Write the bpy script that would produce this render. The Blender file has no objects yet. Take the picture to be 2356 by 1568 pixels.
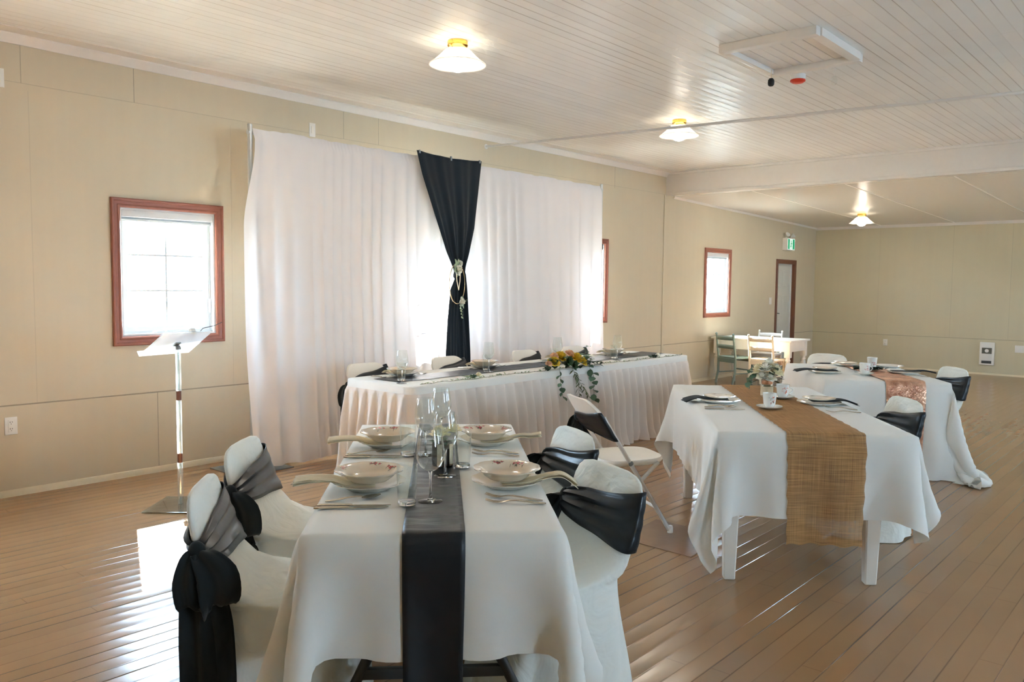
import bpy, bmesh, math, random
import numpy as np
from mathutils import Vector, Matrix, Euler
random.seed(7); RNG = np.random.default_rng(7)
PI = math.pi
SC = bpy.context.scene
COL = SC.collection

# ------------------------------------------------------------------ camera
W, H, F, EYE = 2356, 1568, 1870.0, 1.45
def _n(a): return a / np.linalg.norm(a)
def _ray(u, v): return np.array([(u - W / 2) / F, -(v - H / 2) / F, -1.0])
_Y = _n(_ray(2830, 672)); _X = -_n(_ray(-950, 633)); _Z = _n(np.cross(_X, _Y))
_X = _n(_X - _Y * np.dot(_X, _Y) * .5); _Y = _n(np.cross(_Z, _X))
ROT = np.array([_X, _Y, _Z])
CAM = np.array([0, 0, EYE])
def on_plane(u, v, ax, val):
    d = ROT @ _ray(u, v)
    return CAM + d * ((val - CAM[ax]) / d[ax])
def onx(u, v, x): return on_plane(u, v, 0, x)
def ony(u, v, y): return on_plane(u, v, 1, y)
def onz(u, v, z): return on_plane(u, v, 2, z)

cd = bpy.data.cameras.new('camera'); co = bpy.data.objects.new('camera', cd); COL.objects.link(co)
cd.sensor_width = 36; cd.lens = F / W * 36; cd.clip_start = .05; cd.clip_end = 800
co.matrix_world = Matrix([[*ROT[0], CAM[0]], [*ROT[1], CAM[1]], [*ROT[2], CAM[2]], [0, 0, 0, 1]])
SC.camera = co

# ------------------------------------------------------------------ materials
M = {}
def newmat(name):
    m = bpy.data.materials.new(name); m.use_nodes = True
    nt = m.node_tree; b = nt.nodes['Principled BSDF']
    return m, nt, b
def nd(nt, t, **k):
    n = nt.nodes.new(t)
    for a, v in k.items(): setattr(n, a, v)
    return n
def setin(n, **k):
    for a, v in k.items(): n.inputs[a.replace('_', ' ')].default_value = v
def math_n(nt, op, a, b=None, c=None):
    n = nd(nt, 'ShaderNodeMath', operation=op)
    for i, v in enumerate((a, b, c)):
        if v is None: continue
        if isinstance(v, (int, float)): n.inputs[i].default_value = v
        else: nt.links.new(v, n.inputs[i])
    return n.outputs[0]
def c4(c): return (c[0], c[1], c[2], 1)
def srgb(r, g, b):
    f = lambda x: x / 255 / 12.92 if x / 255 <= .04045 else ((x / 255 + .055) / 1.055) ** 2.4
    return (f(r), f(g), f(b))
def simple(name, col, rough=.5, metal=0, spec=.5, noise=0, nscale=20, bump=0, bscale=200, sheen=0, coat=0, var=.12):
    m, nt, b = newmat(name)
    setin(b, Base_Color=c4(col), Roughness=rough, Metallic=metal, Specular_IOR_Level=spec, Sheen_Weight=sheen, Coat_Weight=coat)
    tc = nd(nt, 'ShaderNodeTexCoord')
    if noise:
        n = nd(nt, 'ShaderNodeTexNoise'); setin(n, Scale=nscale, Detail=4.0)
        nt.links.new(tc.outputs['Object'], n.inputs['Vector'])
        r = nd(nt, 'ShaderNodeMapRange'); setin(r, To_Min=1 - noise, To_Max=1 + noise)
        nt.links.new(n.outputs['Fac'], r.inputs['Value'])
        mx = nd(nt, 'ShaderNodeVectorMath', operation='SCALE'); mx.inputs[0].default_value = col
        nt.links.new(r.outputs[0], mx.inputs['Scale']); nt.links.new(mx.outputs[0], b.inputs['Base Color'])
    if bump:
        n = nd(nt, 'ShaderNodeTexNoise'); setin(n, Scale=bscale, Detail=3.0)
        nt.links.new(tc.outputs['Object'], n.inputs['Vector'])
        bp = nd(nt, 'ShaderNodeBump'); setin(bp, Strength=bump, Distance=.002)
        nt.links.new(n.outputs['Fac'], bp.inputs['Height']); nt.links.new(bp.outputs[0], b.inputs['Normal'])
    M[name] = m
    return m
def cloth_mat(name, col, transl=.2, rough=.8, bump=.15, bscale=400, wr=0, wscale=6):
    """woven cloth: diffuse + some light through the weave"""
    m = bpy.data.materials.new(name); m.use_nodes = True; nt = m.node_tree; nt.nodes.clear()
    out = nd(nt, 'ShaderNodeOutputMaterial'); d = nd(nt, 'ShaderNodeBsdfPrincipled'); t = nd(nt, 'ShaderNodeBsdfTranslucent')
    setin(d, Base_Color=c4(col), Roughness=rough, Specular_IOR_Level=.15, Sheen_Weight=.15); setin(t, Color=c4(col))
    mx = nd(nt, 'ShaderNodeMixShader'); mx.inputs[0].default_value = transl
    nt.links.new(d.outputs[0], mx.inputs[1]); nt.links.new(t.outputs[0], mx.inputs[2]); nt.links.new(mx.outputs[0], out.inputs[0])
    tc = nd(nt, 'ShaderNodeTexCoord'); n = nd(nt, 'ShaderNodeTexNoise'); setin(n, Scale=bscale, Detail=2.0)
    nt.links.new(tc.outputs['Object'], n.inputs['Vector'])
    h = n.outputs['Fac']
    bp = nd(nt, 'ShaderNodeBump'); setin(bp, Strength=bump, Distance=.001); nt.links.new(h, bp.inputs['Height'])
    last = bp
    if wr:
        n2 = nd(nt, 'ShaderNodeTexNoise'); setin(n2, Scale=wscale, Detail=3.0, Distortion=1.2)
        nt.links.new(tc.outputs['Object'], n2.inputs['Vector'])
        b2 = nd(nt, 'ShaderNodeBump'); setin(b2, Strength=wr, Distance=.02); nt.links.new(n2.outputs['Fac'], b2.inputs['Height'])
        nt.links.new(bp.outputs[0], b2.inputs['Normal']); last = b2
    nt.links.new(last.outputs[0], d.inputs['Normal']); nt.links.new(last.outputs[0], t.inputs['Normal'])
    M[name] = m; return m
def satin(name, col, rough=.36, wr=.25, wscale=(14, 14, 14), spec=.5):
    m, nt, b = newmat(name)
    setin(b, Base_Color=c4(col), Roughness=rough, Specular_IOR_Level=spec)
    tc = nd(nt, 'ShaderNodeTexCoord'); mp = nd(nt, 'ShaderNodeMapping'); mp.inputs['Scale'].default_value = wscale
    n = nd(nt, 'ShaderNodeTexNoise'); setin(n, Scale=1.0, Detail=3.0, Distortion=.6)
    nt.links.new(tc.outputs['Object'], mp.inputs[0]); nt.links.new(mp.outputs[0], n.inputs['Vector'])
    bp = nd(nt, 'ShaderNodeBump'); setin(bp, Strength=wr, Distance=.02)
    nt.links.new(n.outputs['Fac'], bp.inputs['Height']); nt.links.new(bp.outputs[0], b.inputs['Normal'])
    M[name] = m; return m
def thin_glass(name, tint=(.97, .985, .98), rough=.0, base=.035, edge=.55):
    m = bpy.data.materials.new(name); m.use_nodes = True; nt = m.node_tree; nt.nodes.clear()
    out = nd(nt, 'ShaderNodeOutputMaterial'); tr = nd(nt, 'ShaderNodeBsdfTransparent'); gl = nd(nt, 'ShaderNodeBsdfGlossy')
    setin(tr, Color=c4(tint)); setin(gl, Roughness=rough, Color=(1, 1, 1, 1))
    lw = nd(nt, 'ShaderNodeLayerWeight'); setin(lw, Blend=.5)
    p = math_n(nt, 'POWER', lw.outputs['Facing'], 3.0); f = math_n(nt, 'MULTIPLY_ADD', p, edge, base)
    mx = nd(nt, 'ShaderNodeMixShader'); nt.links.new(f, mx.inputs[0])
    nt.links.new(tr.outputs[0], mx.inputs[1]); nt.links.new(gl.outputs[0], mx.inputs[2]); nt.links.new(mx.outputs[0], out.inputs[0])
    M[name] = m; return m
def solid_glass(name, col=(1, 1, 1), rough=0.0):
    m, nt, b = newmat(name); setin(b, Base_Color=c4(col), Roughness=rough, Transmission_Weight=1.0, IOR=1.48); M[name] = m; return m
def emit(name, col, s):
    m, nt, b = newmat(name); setin(b, Base_Color=c4(col), Emission_Color=c4(col), Emission_Strength=s, Roughness=.4); M[name] = m; return m
def boards(name, col, width, axis_rough, seam_col, seam_w, tone, cup, wear=0, coat=0.0):
    """painted boards running along Y, width measured along X"""
    m, nt, b = newmat(name); tc = nd(nt, 'ShaderNodeTexCoord'); sep = nd(nt, 'ShaderNodeSeparateXYZ')
    nt.links.new(tc.outputs['Object'], sep.inputs[0])
    u = math_n(nt, 'DIVIDE', sep.outputs[0], width)
    i = math_n(nt, 'FLOOR', u); f = math_n(nt, 'SUBTRACT', u, i)
    wn = nd(nt, 'ShaderNodeTexWhiteNoise', noise_dimensions='1D'); nt.links.new(i, wn.inputs['W'])
    # seam mask, its strength varies along the board
    e = math_n(nt, 'MINIMUM', f, math_n(nt, 'SUBTRACT', 1.0, f))
    cx = nd(nt, 'ShaderNodeCombineXYZ'); nt.links.new(math_n(nt, 'MULTIPLY', i, 7.31), cx.inputs[0])
    nt.links.new(math_n(nt, 'MULTIPLY', sep.outputs[1], .45), cx.inputs[1])
    ns = nd(nt, 'ShaderNodeTexNoise'); setin(ns, Scale=1.0, Detail=3.0); nt.links.new(cx.outputs[0], ns.inputs['Vector'])
    sr = nd(nt, 'ShaderNodeMapRange'); setin(sr, From_Min=.42, From_Max=.64, To_Min=.10, To_Max=1.0); nt.links.new(ns.outputs['Fac'], sr.inputs['Value'])
    seam = nd(nt, 'ShaderNodeMapRange'); setin(seam, From_Min=0.0, From_Max=seam_w / width, To_Min=1.0, To_Max=0.0); nt.links.new(e, seam.inputs['Value'])
    # end joints
    jo = math_n(nt, 'MULTIPLY_ADD', wn.outputs['Value'], 9.7, math_n(nt, 'DIVIDE', sep.outputs[1], 2.9))
    jf = math_n(nt, 'FRACT', jo); je = math_n(nt, 'MINIMUM', jf, math_n(nt, 'SUBTRACT', 1.0, jf))
    jm = nd(nt, 'ShaderNodeMapRange'); setin(jm, From_Min=0.0, From_Max=.0009, To_Min=.8, To_Max=0.0); nt.links.new(je, jm.inputs['Value'])
    sm = math_n(nt, 'MAXIMUM', math_n(nt, 'MULTIPLY', seam.outputs[0], sr.outputs[0]), math_n(nt, "MULTIPLY", jm.outputs[0], .5))
    n2 = nd(nt, 'ShaderNodeTexNoise'); setin(n2, Scale=2.2, Detail=6.0); nt.links.new(tc.outputs['Object'], n2.inputs['Vector'])
    tr = math_n(nt, 'MULTIPLY_ADD', wn.outputs['Value'], tone, 1 - tone / 2)
    tr = math_n(nt, 'MULTIPLY', tr, math_n(nt, 'MULTIPLY_ADD', n2.outputs['Fac'], .14, .93))
    sc = nd(nt, 'ShaderNodeVectorMath', operation='SCALE'); sc.inputs[0].default_value = col; nt.links.new(tr, sc.inputs['Scale'])
    mix = nd(nt, 'ShaderNodeMix', data_type='RGBA'); nt.links.new(sm, mix.inputs[0]); nt.links.new(sc.outputs[0], mix.inputs[6]); mix.inputs[7].default_value = c4(seam_col)
    nt.links.new(mix.outputs[2], b.inputs['Base Color'])
    n3 = nd(nt, 'ShaderNodeTexNoise'); setin(n3, Scale=9.0, Detail=5.0); nt.links.new(tc.outputs['Object'], n3.inputs['Vector'])
    rr = math_n(nt, 'MULTIPLY_ADD', n3.outputs['Fac'], axis_rough[1], axis_rough[0]); nt.links.new(rr, b.inputs['Roughness'])
    # relief: cupped boards, each a little tilted, dropped seams
    cu = math_n(nt, 'MULTIPLY', math_n(nt, 'POWER', math_n(nt, 'ABSOLUTE', math_n(nt, 'SUBTRACT', f, .5)), 2.0), cup * 4)
    tl = math_n(nt, 'MULTIPLY', math_n(nt, 'MULTIPLY', math_n(nt, 'SUBTRACT', wn.outputs['Value'], .5), f), cup * 1.6)
    hh = math_n(nt, 'ADD', cu, tl)
    hh = math_n(nt, 'SUBTRACT', hh, math_n(nt, "MULTIPLY", math_n(nt, "MULTIPLY", seam.outputs[0], sr.outputs[0]), .0018))
    if wear:
        n4 = nd(nt, 'ShaderNodeTexNoise'); setin(n4, Scale=60.0, Detail=3.0); nt.links.new(tc.outputs['Object'], n4.inputs['Vector'])
        hh = math_n(nt, 'ADD', hh, math_n(nt, 'MULTIPLY', n4.outputs['Fac'], wear))
    bp = nd(nt, 'ShaderNodeBump'); setin(bp, Strength=1.0, Distance=1.0); nt.links.new(hh, bp.inputs['Height']); nt.links.new(bp.outputs[0], b.inputs['Normal'])
    setin(b, Specular_IOR_Level=.5, Coat_Weight=coat, Coat_Roughness=.12)
    M[name] = m; return m
def wall_mat(name, col, axis, hseams, vseams):
    """painted panels; vseams: list of (coordinate, zmin, zmax)"""
    m, nt, b = newmat(name); tc = nd(nt, 'ShaderNodeTexCoord'); sep = nd(nt, 'ShaderNodeSeparateXYZ'); nt.links.new(tc.outputs['Object'], sep.inputs[0])
    n = nd(nt, 'ShaderNodeTexNoise'); setin(n, Scale=1.6, Detail=5.0); nt.links.new(tc.outputs['Object'], n.inputs['Vector'])
    mp = nd(nt, 'ShaderNodeMapping'); mp.inputs['Scale'].default_value = (14, 14, .5); nt.links.new(tc.outputs['Object'], mp.inputs[0])
    n1 = nd(nt, 'ShaderNodeTexNoise'); setin(n1, Scale=1.0, Detail=4.0); nt.links.new(mp.outputs[0], n1.inputs['Vector'])
    acc = None
    def add(x):
        nonlocal acc
        acc = x if acc is None else math_n(nt, 'MAXIMUM', acc, x)
    for (z, w, s) in hseams:
        mr = nd(nt, 'ShaderNodeMapRange'); setin(mr, From_Min=w * .4, From_Max=w, To_Min=s, To_Max=0.0)
        nt.links.new(math_n(nt, 'ABSOLUTE', math_n(nt, 'SUBTRACT', sep.outputs[2], z)), mr.inputs['Value']); add(mr.outputs[0])
    for (y, z0, z1, s) in vseams:
        mr = nd(nt, 'ShaderNodeMapRange'); setin(mr, From_Min=.0015, From_Max=.004, To_Min=s, To_Max=0.0)
        nt.links.new(math_n(nt, 'ABSOLUTE', math_n(nt, 'SUBTRACT', sep.outputs[axis], y)), mr.inputs['Value'])
        g = math_n(nt, 'MULTIPLY', math_n(nt, 'GREATER_THAN', sep.outputs[2], z0), math_n(nt, 'LESS_THAN', sep.outputs[2], z1))
        add(math_n(nt, 'MULTIPLY', mr.outputs[0], g))
    t = math_n(nt, 'MULTIPLY_ADD', n.outputs['Fac'], .10, .95); t = math_n(nt, 'MULTIPLY', t, math_n(nt, 'MULTIPLY_ADD', n1.outputs['Fac'], .06, .97))
    sc = nd(nt, 'ShaderNodeVectorMath', operation='SCALE'); sc.inputs[0].default_value = col; nt.links.new(t, sc.inputs['Scale'])
    last = sc.outputs[0]; h = math_n(nt, 'MULTIPLY', n1.outputs['Fac'], .0006)
    if acc is not None:
        mix = nd(nt, 'ShaderNodeMix', data_type='RGBA'); nt.links.new(acc, mix.inputs[0]); nt.links.new(last, mix.inputs[6]); mix.inputs[7].default_value = c4([x * .42 for x in col])
        last = mix.outputs[2]; h = math_n(nt, 'SUBTRACT', h, math_n(nt, 'MULTIPLY', acc, .003))
    nt.links.new(last, b.inputs['Base Color'])
    bp = nd(nt, 'ShaderNodeBump'); setin(bp, Strength=.6, Distance=1.0); nt.links.new(h, bp.inputs['Height']); nt.links.new(bp.outputs[0], b.inputs['Normal'])
    setin(b, Roughness=.42, Specular_IOR_Level=.4)
    M[name] = m; return m

WALLC = srgb(209, 196, 170)
boards('floor', srgb(158, 123, 88), .083, (.185, .045), srgb(50, 34, 24), .0044, .10, .0010)
boards('ceiling', srgb(240, 239, 235), .083, (.285, .07), srgb(150, 134, 116), .0055, .05, .0016)
wall_mat('wall_left', WALLC, 1, [(.612, .006, .8), (2.745, .003, .35)],
         [(1.95, 2.745, 3.05, .5), (2.69, 2.745, 3.05, .7), (4.56, 2.745, 3.05, .6), (4.96, 2.745, 3.05, .5), (8.87, 2.72, 3.05, .8), (2.82, .05, .612, .75), (1.99, .62, 2.7, .18), (3.45, .62, 2.7, .15)])
wall_mat('wall_far', srgb(208, 198, 168), 0, [(.606, .008, .5)], [(-3.65, .6, 2.7, .3), (-2.76, .6, 2.7, .3), (-4.87, .6, 2.7, .2)])
wall_mat('wall_plain', srgb(208, 198, 168), 0, [(.612, .006, .8)], [])
simple('trim_white', srgb(232, 226, 218), .35, noise=.03)
simple('alcove_white', srgb(238, 233, 224), .22, noise=.02)
simple('baseboard', srgb(220, 206, 176), .4, noise=.06)
simple('casing', srgb(150, 92, 72), .38, noise=.12, nscale=30, bump=.1, bscale=80)
simple('casing_dark', srgb(112, 66, 44), .38, noise=.12, nscale=30)
simple('vinyl', srgb(226, 228, 228), .3)
simple('plastic_white', srgb(236, 234, 228), .35)
simple('plastic_ivory', srgb(240, 235, 224), .38, noise=.02)
simple('metal_white', srgb(228, 226, 222), .32, noise=.04)
simple('metal_dark', srgb(74, 76, 76), .42, metal=.3)
simple('metal_grey', srgb(140, 146, 148), .38, metal=.7)
simple('aluminium', srgb(205, 208, 208), .3, metal=.55)
simple('brass', srgb(228, 180, 92), .18, metal=1)
simple('bronze', srgb(104, 72, 62), .3, metal=.3)
simple('silver', srgb(196, 188, 174), .2, metal=1)
simple('black_rubber', srgb(30, 30, 30), .6)
simple('red_plastic', srgb(220, 60, 34), .4)
simple('slot', srgb(60, 56, 50), .7)
simple('porcelain', srgb(238, 230, 216), .12, coat=.4)
simple('soup_porcelain', srgb(228, 214, 192), .12, coat=.4)
simple('bone_china', srgb(240, 240, 234), .12, coat=.4)
simple('print_red', srgb(186, 70, 74), .3)
simple('print_green', srgb(110, 112, 92), .3)
simple('print_dark', srgb(92, 84, 74), .3)
simple('print_orange', srgb(214, 96, 52), .3)
simple('door_paint', srgb(206, 206, 196), .4)
simple('paint_cream', srgb(240, 226, 200), .42, noise=.04)
simple('paint_white', srgb(238, 232, 222), .42, noise=.05, nscale=8)
simple('paint_green', srgb(124, 142, 132), .45, noise=.06)
simple('leaf_green', srgb(66, 92, 58), .5, noise=.25, nscale=30)
simple('leaf_euca', srgb(92, 122, 96), .55, noise=.2, nscale=30)
simple('leaf_dark', srgb(38, 58, 42), .5, noise=.2, nscale=30)
simple('leaf_pale', srgb(164, 182, 146), .55, noise=.2, nscale=30)
simple('stem_green', srgb(96, 104, 66), .6)
simple('petal_cream', srgb(246, 238, 206), .6, noise=.06)
simple('petal_white', srgb(248, 244, 230), .6, noise=.05)
simple('petal_yellow', srgb(222, 190, 62), .6, noise=.12)
simple('petal_peach', srgb(238, 196, 160), .6, noise=.08)
simple('twig', srgb(120, 106, 84), .7)
simple('bark', srgb(66, 54, 44), .8, noise=.4, nscale=30, bump=.6, bscale=60)
simple('lace', srgb(232, 216, 184), .8, bump=.6, bscale=300)
simple('grass', srgb(150, 148, 136), .9, noise=.25, nscale=.3)
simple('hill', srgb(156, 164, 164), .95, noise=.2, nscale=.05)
simple('grille', srgb(112, 110, 98), .5, metal=.2)
simple('copper_print', srgb(170, 110, 80), .5)
cloth_mat('table_linen', srgb(246, 246, 240), .12, wr=.10, wscale=5)
cloth_mat('table_linen_cool', srgb(246, 246, 241), .16, wr=.06, wscale=4)
cloth_mat('chair_linen', srgb(244, 246, 239), .10, wr=.7, wscale=7)
cloth_mat('drape', srgb(240, 236, 236), .13, bump=.05)
cloth_mat('skirt', srgb(236, 228, 220), .14, bump=.05)
cloth_mat('napkin_cream', srgb(240, 228, 200), .1, bump=.3, bscale=300)
cloth_mat('black_drape', srgb(34, 42, 48), .10, rough=.6, bump=.3, bscale=250)
cloth_mat('black_matte', srgb(36, 42, 44), .03, rough=.7, bump=.2)
satin('black_satin', srgb(20, 27, 32), rough=.32, wr=.05, wscale=(9, 9, 9), spec=.42)
satin('black_runner', srgb(26, 30, 34), rough=.42, wr=.5, wscale=(3, 11, 4), spec=.42)
thin_glass('glass_thin'); thin_glass('glass_pane', (.99, 1, 1), base=.03, edge=.3); solid_glass('glass_solid')
def acrylic(name, tint, milk, col):
    m = thin_glass(name, tint, rough=.06, base=.10, edge=.5); nt = m.node_tree; out = [n for n in nt.nodes if n.type == 'OUTPUT_MATERIAL'][0]; src = out.inputs[0].links[0].from_socket
    d = nd(nt, 'ShaderNodeBsdfDiffuse'); t = nd(nt, 'ShaderNodeBsdfTranslucent'); setin(d, Color=c4(col)); setin(t, Color=c4(col)); a = nd(nt, 'ShaderNodeMixShader'); b = nd(nt, 'ShaderNodeMixShader')
    nt.links.new(d.outputs[0], a.inputs[1]); nt.links.new(t.outputs[0], a.inputs[2]); b.inputs[0].default_value = milk
    nt.links.new(src, b.inputs[1]); nt.links.new(a.outputs[0], b.inputs[2]); nt.links.new(b.outputs[0], out.inputs[0]); return m
acrylic('acrylic', (.95, .98, .98), .30, (.86, .92, .95)); acrylic('acrylic_post', (.95, .98, .98), .10, (.80, .86, .88)); acrylic('acrylic_base', (.85, .92, .92), .35, (.62, .72, .74))
emit('bulb', (1.0, .93, .82), 22.0)
emit('exit_white', (.80, .90, .84), .12)
emit('exit_green', (.01, .30, .14), .16)
def shade_mat():
    m = bpy.data.materials.new('lamp_shade'); m.use_nodes = True; nt = m.node_tree; nt.nodes.clear(); out = nd(nt, 'ShaderNodeOutputMaterial')
    d = nd(nt, 'ShaderNodeBsdfPrincipled'); setin(d, Base_Color=(.92, .9, .86, 1), Roughness=.15); t = nd(nt, 'ShaderNodeBsdfTranslucent'); setin(t, Color=(.95, .93, .88, 1))
    mx = nd(nt, 'ShaderNodeMixShader'); mx.inputs[0].default_value = .5
    nt.links.new(d.outputs[0], mx.inputs[1]); nt.links.new(t.outputs[0], mx.inputs[2]); nt.links.new(mx.outputs[0], out.inputs[0]); M['lamp_shade'] = m
shade_mat()
def burlap_mat():
    m = bpy.data.materials.new('burlap'); m.use_nodes = True; nt = m.node_tree; nt.nodes.clear(); out = nd(nt, 'ShaderNodeOutputMaterial')
    d = nd(nt, 'ShaderNodeBsdfPrincipled'); setin(d, Roughness=.85, Specular_IOR_Level=.1); tp = nd(nt, 'ShaderNodeBsdfTransparent')
    tc = nd(nt, 'ShaderNodeTexCoord'); uv = tc.outputs['UV']
    def thread(sx, sy):
        mp = nd(nt, 'ShaderNodeMapping'); mp.inputs['Scale'].default_value = (sx, sy, 1); nt.links.new(uv, mp.inputs[0])
        n = nd(nt, 'ShaderNodeTexNoise'); setin(n, Scale=1.0, Detail=4.0); nt.links.new(mp.outputs[0], n.inputs['Vector']); return n.outputs['Fac']
    a = thread(6, 160); b_ = thread(420, 5)
    f = math_n(nt, 'MULTIPLY', math_n(nt, 'ADD', a, b_), .5)
    cr = nd(nt, 'ShaderNodeValToRGB'); cr.color_ramp.elements[0].position = .3; cr.color_ramp.elements[0].color = c4(srgb(128, 88, 50))
    cr.color_ramp.elements[1].position = .68; cr.color_ramp.elements[1].color = c4(srgb(212, 164, 106)); nt.links.new(f, cr.inputs[0]); nt.links.new(cr.outputs[0], d.inputs['Base Color'])
    bp = nd(nt, 'ShaderNodeBump'); setin(bp, Strength=.5, Distance=.003); nt.links.new(f, bp.inputs['Height']); nt.links.new(bp.outputs[0], d.inputs['Normal'])
    mx = nd(nt, 'ShaderNodeMixShader'); mr = nd(nt, 'ShaderNodeMapRange'); setin(mr, From_Min=.35, From_Max=.65, To_Min=.30, To_Max=.06); nt.links.new(f, mr.inputs['Value'])
    nt.links.new(mr.outputs[0], mx.inputs[0]); nt.links.new(d.outputs[0], mx.inputs[1]); nt.links.new(tp.outputs[0], mx.inputs[2]); nt.links.new(mx.outputs[0], out.inputs[0]); M['burlap'] = m
burlap_mat()
def sequin_mat():
    m, nt, b = newmat('sequin'); tc = nd(nt, 'ShaderNodeTexCoord'); v = nd(nt, 'ShaderNodeTexVoronoi'); setin(v, Scale=170.0)
    nt.links.new(tc.outputs['Object'], v.inputs['Vector']); n = nd(nt, 'ShaderNodeTexNoise'); setin(n, Scale=14.0, Detail=4.0); nt.links.new(tc.outputs['Object'], n.inputs['Vector'])
    cr = nd(nt, 'ShaderNodeValToRGB'); cr.color_ramp.elements[0].position = .3; cr.color_ramp.elements[0].color = c4(srgb(168, 108, 80)); cr.color_ramp.elements[1].position = .7; cr.color_ramp.elements[1].color = c4(srgb(246, 198, 166))
    nt.links.new(n.outputs['Fac'], cr.inputs[0]); nt.links.new(cr.outputs[0], b.inputs['Base Color']); setin(b, Metallic=.6, Roughness=.34)
    sep = nd(nt, 'ShaderNodeVectorMath', operation='SUBTRACT'); nt.links.new(v.outputs['Color'], sep.inputs[0]); sep.inputs[1].default_value = (.5, .5, .5)
    sc = nd(nt, 'ShaderNodeVectorMath', operation='SCALE'); nt.links.new(sep.outputs[0], sc.inputs[0]); sc.inputs['Scale'].default_value = .55
    g = nd(nt, 'ShaderNodeNewGeometry'); ad = nd(nt, 'ShaderNodeVectorMath', operation='ADD'); nt.links.new(g.outputs['Normal'], ad.inputs[0]); nt.links.new(sc.outputs[0], ad.inputs[1])
    nm = nd(nt, 'ShaderNodeVectorMath', operation='NORMALIZE'); nt.links.new(ad.outputs[0], nm.inputs[0]); nt.links.new(nm.outputs[0], b.inputs['Normal']); M['sequin'] = m
sequin_mat()

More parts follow.
